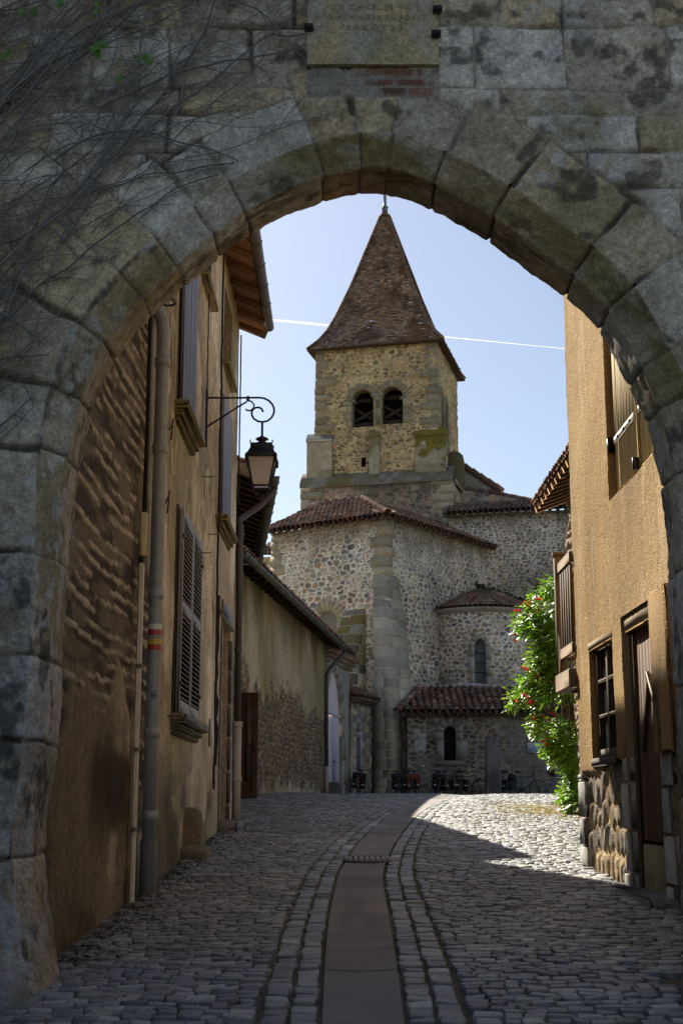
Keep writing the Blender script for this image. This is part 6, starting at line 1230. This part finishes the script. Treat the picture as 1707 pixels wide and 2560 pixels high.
for (xd, yd) in ((1216,1393),(1190,1402),(1278,1340),(1233,1379),(1244,1407),(1183,1468),(1195,1532),(1208,1540),(1302,1541),(1312,1550),(1272,1560),(1266,1568),(1207,1596),(1214,1606),(1192,1608),(1225,1645),(1234,1640),(1262,1641),(1252,1704),(1262,1706),(1286,1510),(1245,1450),(1235,1560),(1218,1612)):
    b = MB()
    for _ in range(rr.choice([2, 2, 3])):
        p = at(xd + rr.gauss(0, 3.5), yd + rr.gauss(0, 3), 25.75 + rr.gauss(0, .12)); d = np.array([rr.gauss(-.3, .6), rr.gauss(-.5, .5), rr.gauss(-.1, .5)]); d /= np.linalg.norm(d); s = np.cross(d, (0, 0, 1)); s /= np.linalg.norm(s); lathe(b, p, [(.007, 0), (.011, .045), (.018, .075), (.036, .085)], 6, rr.choice([A(.62, .06, .03), A(.55, .03, .05), A(.65, .12, .03)]), np.array([s, np.cross(d, s), d]))
    b.build('flower', PETAL, vt)
b = MB()
for k in range(1500):
    t = rr.random(); p = at(rr.gauss(1282, 36), 1826 + abs(rr.gauss(0, 9)), 30); x_ = rr.gauss(4.0, .55); y_ = rr.gauss(27.2, 1.6)
    if x_ > 4.7: continue
    s_ = rr.uniform(.02, .045); a = rr.random() * 6; q = A(x_, y_, float(gz(x_, y_)) + rr.uniform(.03, .055)); b.add([q + s_ * A(math.cos(a), math.sin(a), rr.gauss(0, .3)), q + s_ * A(-math.sin(a), math.cos(a), rr.gauss(0, .3)) * .5, q - s_ * A(math.cos(a), math.sin(a), rr.gauss(0, .3)), q - s_ * A(-math.sin(a), math.cos(a), 0) * .5], [[0, 1, 2, 3]], rr.choice([A(.36, .22, .07), A(.28, .16, .06), A(.40, .28, .10), A(.16, .14, .05)]) * rr.uniform(.7, 1.2))
tag(b.build('dry_leaves', LEAF), 'dry brown leaf litter scattered on the setts below the vine', 'leaf litter', kind='stuff')

b = MB(); rr = random.Random(77)
for k in range(1500):
    y_ = rr.uniform(9, 23.5); x_ = -1.86 + abs(rr.gauss(0, .16)) + .12 * (vn(np.array([y_ * .9]), np.array([0.]), 8)[0]); s_ = rr.uniform(.008, .028) * (1.4 if rr.random() < .1 else 1); a = rr.random() * 6; q = A(x_, y_, float(gtop(x_, y_)) + rr.uniform(.022, .034))
    b.add([q + s_ * A(math.cos(a), math.sin(a), rr.gauss(0, .3)), q + s_ * A(-math.sin(a), math.cos(a), rr.gauss(0, .3)) * .6, q - s_ * A(math.cos(a), math.sin(a), rr.gauss(0, .3)), q - s_ * A(-math.sin(a), math.cos(a), 0) * .6], [[0, 1, 2, 3]], rr.choice([A(.10, .075, .05), A(.16, .12, .08), A(.06, .055, .04), A(.07, .09, .03)]) * rr.uniform(.7, 1.3))
tag(b.build('wall_foot_litter', EARTH), 'dark dirt, moss and leaf scraps gathered along the foot of the plaster house', 'dirt', kind='stuff')
# ------------------------------------------------------------------ in front of the church: pillar, sign, bicycles
PXC, PYC = 4.82 * CS, 44.2 * CS; pz = float(gz(PXC, PYC)); b = MB(); rr = random.Random(2); z = pz - .1; k = 0
U, V = np.meshgrid(np.linspace(0, 4, 41), np.linspace(0, 1, 40), indexing='ij')
def ring_xy(u, w): i = np.floor(u).astype(int) % 4; f = u - np.floor(u); cx = np.array([-1, 1, 1, -1.]); cy = np.array([-1, -1, 1, 1.]); return w * (cx[i] + (cx[(i + 1) % 4] - cx[i]) * f), w * (cy[i] + (cy[(i + 1) % 4] - cy[i]) * f)
w_ = .27 - .07 * V + .03 * (V < .12); x_, y_ = ring_xy(U, 1.); r_ = (np.abs(x_) ** 8 + np.abs(y_) ** 8) ** (1 / 8.); n_ = 1 + (fbm(U * 2, V * 5, 901, 3) - .5) * .10
P = np.stack([PXC + x_ / r_ * w_ * n_ * CS, PYC + y_ / r_ * w_ * n_ * CS, pz - .1 + V * 2.35], -1); cpl = mixc(np.broadcast_to(A(.19, .17, .15), P.shape), A(.11, .10, .095), sst(.4, .65, fbm(U * 1.5, V * 3, 903, 4) + .2 * (V - .5)))
b.add(P.reshape(-1, 3), grid_faces(41, 40), cpl.reshape(-1, 3)); b.add(P[:-1, -1], [list(range(40))], A(.2, .18, .17)); tag(b.build('stone_pillar', STONE, smooth=True), 'weathered grey stone pillar standing before the church among the bicycles', 'pillar')
sg = scale_about_cam(thing('wall_sign', (6.42, 45.85, 1.55), 'small white information panel with blue lettering on the church annex wall', 'sign')); b = MB(); sw0, sw1 = 6.17, 6.70; box(b, ((sw0 + sw1) / 2, 45.84, 1.70), (sw1 - sw0, .03, .33), A(.62, .64, .66), b=.006); b.build('panel', PAINT, sg); b = MB(); rr = random.Random(9)
for k, z in enumerate((1.81, 1.775, 1.715, 1.685, 1.655, 1.60, 1.575)):
    x = sw0 + .05; e = sw1 - .05 - (.12 * rr.random() if k not in (1,) else .2)
    while x < e: w = rr.uniform(.02, .06); box(b, (x + w / 2, 45.823, z), (w, .004, .011), A(.10, .17, .30)); x += w + .012
b.build('lettering', PAINT, sg)

def make_bike(label, frame_col, bag_col, side_bags=True, top_bag=None, rim_col=(.30, .30, .30), drop=False, extra=None, mirror=False):
    root = thing('bicycle', (0, 0, 0), label, 'bicycle', 'bicycles parked along the church wall'); R = .34; AXY = np.array([[1, 0, 0], [0, 0, 1], [0, -1, 0]]); fc = A(*frame_col)
    for x in (-.53, .53):
        b = MB(); th = np.linspace(0, 2 * math.pi, 41); ty = MB()
        P = [(x + R * math.cos(t), 0, R + R * math.sin(t)) for t in th]; tube(ty, P, .019, 6, A(.02, .02, .02), caps=False); wh = ty.build('wheel', RUBBER, root)
        tube(b, [(x + (R - .025) * math.cos(t), 0, R + (R - .025) * math.sin(t)) for t in th], .012, 5, A(*rim_col), caps=False); b.build('rim', CHROME, wh)
        b = MB()
        for k in range(16): a = k * math.pi / 8; tube(b, [(x, .02 * (-1) ** k, R), (x + (R - .03) * math.cos(a), 0, R + (R - .03) * math.sin(a))], .0018, 3, A(.35, .35, .35), caps=False)
        lathe(b, (x, 0, R), [(0, -.05), (.022, -.05), (.018, 0), (.022, .05), (0, .05)], 8, A(.3, .3, .3), AXY); b.build('spokes', CHROME, wh)
    BBp, ST, HT, HB = A(-.06, 0, .30), A(-.20, 0, .82), A(.36, 0, .86), A(.40, 0, .70); b = MB()
    for p, q, r in ((BBp, ST, .017), (ST + A(.02, 0, -.05), HT, .017), (BBp, HB, .02), (HB - A(.01, 0, .03), HT + A(-.02, 0, .05), .02)): tube(b, [p, q], r, 8, fc)
    for s in (-1, 1): tube(b, [BBp + A(0, s * .03, 0), (-.53, s * .06, R)], .011, 6, fc); tube(b, [ST + A(0, s * .02, -.06), (-.53, s * .06, R)], .009, 6, fc); tube(b, [HB + A(0, s * .05, -.02), (.47, s * .055, .48), (.53, s * .055, R)], .012, 6, fc)
    b.build('frame', GLOSS, root)
    b = MB(); tube(b, [ST, ST + A(-.035, 0, .14)], .013, 6, A(.2, .2, .2)); box(b, ST + A(-.05, 0, .17), (.26, .13, .055), A(.02, .02, .02), b=.025); b.build('saddle', CLOTH, root)
    b = MB(); tube(b, [HT, HT + A(.0, 0, .14), HT + A(.06, 0, .17)], .014, 6, A(.05, .05, .05)); hp = HT + A(.06, 0, .17)
    if drop:
        for s in (-1, 1): tube(b, [hp, hp + A(0, s * .2, 0), hp + A(.06, s * .21, -.0), hp + A(.10, s * .21, -.05), hp + A(.06, s * .21, -.12), hp + A(-.02, s * .21, -.13)], .013, 6, A(.03, .03, .03))
    else: tube(b, [hp + A(-.13, -.31, .03), hp + A(-.05, -.22, .03), hp, hp + A(-.05, .22, .03), hp + A(-.13, .31, .03)], .013, 6, A(.03, .03, .03))
    hb = b.build('handlebar', IRON, root); b = MB()
    for s in ((-1,) if mirror else ()): tube(b, [hp + A(-.10, s * .29, .05), hp + A(-.08, s * .33, .14)], .006, 5, A(.04, .04, .04)); box(b, hp + A(-.08, s * .34, .17), (.02, .09, .06), A(.55, .6, .68), b=.008)
    if mirror: b.build('mirror', CHROME, hb)
    b = MB(); lathe(b, BBp + A(0, .05, 0), [(0, -.006), (.085, -.006), (.085, .006), (0, .006)], 14, A(.06, .06, .06), AXY); tube(b, [BBp + A(0, .06, 0), BBp + A(.12, .07, -.12)], .009, 5, A(.2, .2, .2)); tube(b, [BBp + A(0, -.06, 0), BBp + A(-.12, -.07, .12)], .009, 5, A(.2, .2, .2)); box(b, BBp + A(.12, .12, -.12), (.09, .08, .02), A(.03, .03, .03)); box(b, BBp + A(-.12, -.12, .12), (.09, .08, .02), A(.03, .03, .03)); b.build('crank', IRON, root)
    if side_bags:
        b = MB()
        for s in (-1, 1): tube(b, [(-.30, s * .07, .70), (-.72, s * .07, .70), (-.70, s * .07, .66), (-.55, s * .065, R)], .006, 5, A(.03, .03, .03))
        rk = b.build('rack', IRON, root); bc = A(*bag_col)
        for s in (-1, 1):
            b = MB(); box(b, (-.56, s * .17, .50), (.32, .17, .36), bc, b=.045); box(b, (-.56, s * .165, .67), (.30, .15, .07), bc * .8, b=.03); bg = b.build('pannier', CLOTH, root)
            b = MB(); box(b, (-.724, s * .17, .47), (.006, .13, .03), A(.62, .62, .60)); b.build('reflector', PAINT, bg)
    if top_bag is not None: b = MB(); lathe(b, (-.52, 0, .80), [(0, -.27), (.10, -.26), (.125, -.2), (.125, .2), (.10, .26), (0, .27)], 12, A(*top_bag), AXY); b.build('top_bag', CLOTH, root)
    b = MB(); box(b, (-.735 if side_bags else -.30, 0, .72), (.03, .09, .045), A(.45, .03, .02), b=.01); b.build('tail_light', GLOSS, root)
    if extra is not None: b = MB(); tube(b, [(-.60, .27, .72), (-.64, .285, .5), (-.62, .27, .3)], .018, 6, A(*extra)); b.build('bright_strap', GLOSS, root)
    return root
def place(o, x, Y, rz, lean=0.):
    o.location = (x, Y, float(gz(x, Y)) + .02); o.rotation_euler = (lean, 0, rz)
BK = 'bicycles parked along the church wall'
def gx(xd, Y): return at(xd, 1810, Y)[0]
tour = make_bike('black touring bicycle with reflective panniers parked alone before the arched door', (.03, .03, .03), (.015, .015, .018), top_bag=(.02, .02, .022)); place(tour, gx(823, 53.0), 53.0, rad(84), rad(6))
for xd, Y, rz, ln, lab in ((912, 53.9, 100, -5, 'black bicycle with dark panniers parked closest to the stone buttress'), (1000, 53.9, 94, 5, 'black bicycle with grey panniers beside the one carrying an orange bag')):
    c = copy_tree(tour); c['label'] = lab; place(c, gx(xd, Y), Y, rad(rz), rad(ln))
o = make_bike('bicycle loaded with a rusty orange bag under the annex window', (.05, .05, .05), (.13, .04, .025), top_bag=(.16, .05, .03), mirror=True); place(o, gx(955, 53.8), 53.8, rad(82), rad(-4))
o = make_bike('silver grey bicycle without bags leaning between two loaded touring bicycles', (.35, .36, .38), (.05, .05, .05), side_bags=False); place(o, gx(934, 53.9), 53.9, rad(70), rad(7))
o = make_bike('dark red bicycle with brown panniers left of the green strapped one', (.20, .03, .03), (.09, .06, .045)); place(o, gx(1024, 53.8), 53.8, rad(105), rad(-6))
o = make_bike('dark bicycle with a bright green strap hanging from its pannier', (.03, .04, .03), (.02, .02, .022), extra=(.12, .60, .12)); place(o, gx(1048, 53.9), 53.9, rad(98), rad(4))
o = make_bike('brown bicycle turned aside with its front wheel towards the stone pillar', (.12, .06, .035), (.03, .025, .025), top_bag=(.11, .06, .03)); place(o, gx(1072, 54.0), 54.0, rad(-14), rad(6))
o = make_bike('black bicycle with a silver fork just right of the stone pillar', (.32, .33, .34), (.02, .02, .022), side_bags=True); place(o, gx(1162, 54.0), 54.0, rad(58), rad(5))
o = make_bike('bicycle with a wide dark basket bag between pillar and vine', (.05, .05, .06), (.035, .03, .028), top_bag=(.035, .03, .028)); place(o, gx(1204, 54.1), 54.1, rad(8), rad(6))
o = make_bike('blue racing bicycle with pale rims seen from the side near the vine', (.06, .10, .30), (.05, .02, .02), side_bags=False, top_bag=None, rim_col=(.75, .75, .75), drop=True); place(o, gx(1290, 54.0), 54.0, rad(180 + 4), rad(-5))
b = MB(); box(b, (.40, 0, .95), (.20, .22, .26), A(.10, .025, .02), b=.05); fb = b.build('front_bag', CLOTH, o, org=(0, 0, 0))

# ------------------------------------------------------------------ trail in the sky, far away
p0, p1, p2 = at(560, 728, 9000.), at(900, 762, 9600.), at(1300, 801, 10400.); b = MB(); t = np.linspace(0, 1, 60)
tube(b, np.stack([lerp(p0[a], p2[a], t) for a in range(3)], 1), np.where(t < .4, 8., np.interp(t, [.4, 1], [4.5, 2.5])) , 8, A(.98, .98, 1.0)); ct_ = b.build('vapour_trail', TRAIL); tag(ct_, 'thin white vapour trail crossing the pale blue sky behind the spire', 'vapour trail')

# ------------------------------------------------------------------ light
EL, AZ = rad(38.), rad(-24.5)      # sun ahead of the camera and to the left
sd = Vector((math.sin(AZ) * math.cos(EL), math.cos(AZ) * math.cos(EL), math.sin(EL)))
sl = bpy.data.lights.new('sun', 'SUN'); sl.energy = 4.8; sl.angle = rad(.5); sl.color = (1., .93, .80); so = bpy.data.objects.new('sun', sl); COL.objects.link(so); so.rotation_euler = sd.to_track_quat('Z', 'Y').to_euler()
wd = bpy.data.worlds.new('World'); SC.world = wd; wd.use_nodes = True; nt = wd.node_tree; bg = nt.nodes['Background']
sk = nt.nodes.new('ShaderNodeTexSky'); sk.sky_type = 'NISHITA'; sk.sun_disc = False; sk.sun_elevation = EL; sk.sun_rotation = AZ; sk.altitude = 300; sk.air_density = 1.; sk.dust_density = 1.0; sk.ozone_density = 3.2
hz_ = nt.nodes.new('ShaderNodeHueSaturation'); hz_.inputs['Saturation'].default_value = .80      # a slightly milky summer sky
nt.links.new(sk.outputs['Color'], hz_.inputs['Color']); nt.links.new(hz_.outputs['Color'], bg.inputs['Color']); bg.inputs['Strength'].default_value = .051
SC.view_settings.view_transform = 'Standard'; SC.view_settings.look = 'None'; SC.view_settings.exposure = 1.3; SC.view_settings.gamma = 1.
SC.cycles.max_bounces = 7; SC.cycles.diffuse_bounces = 4; SC.cycles.glossy_bounces = 2; SC.cycles.transmission_bounces = 3; SC.cycles.sample_clamp_indirect = 6.
SC.cycles.use_denoising = True
cam = bpy.data.cameras.new('camera'); cam.sensor_fit = 'VERTICAL'; cam.sensor_height = 36.; cam.lens = FPX / 2560 * 36; cam.clip_start = .1; cam.clip_end = 30000.
cam.dof.use_dof = True; cam.dof.focus_distance = 26.; cam.dof.aperture_fstop = 18.
co = bpy.data.objects.new('camera', cam); COL.objects.link(co); co.rotation_euler = (rad(90) + PITCH, 0, 0); SC.camera = co
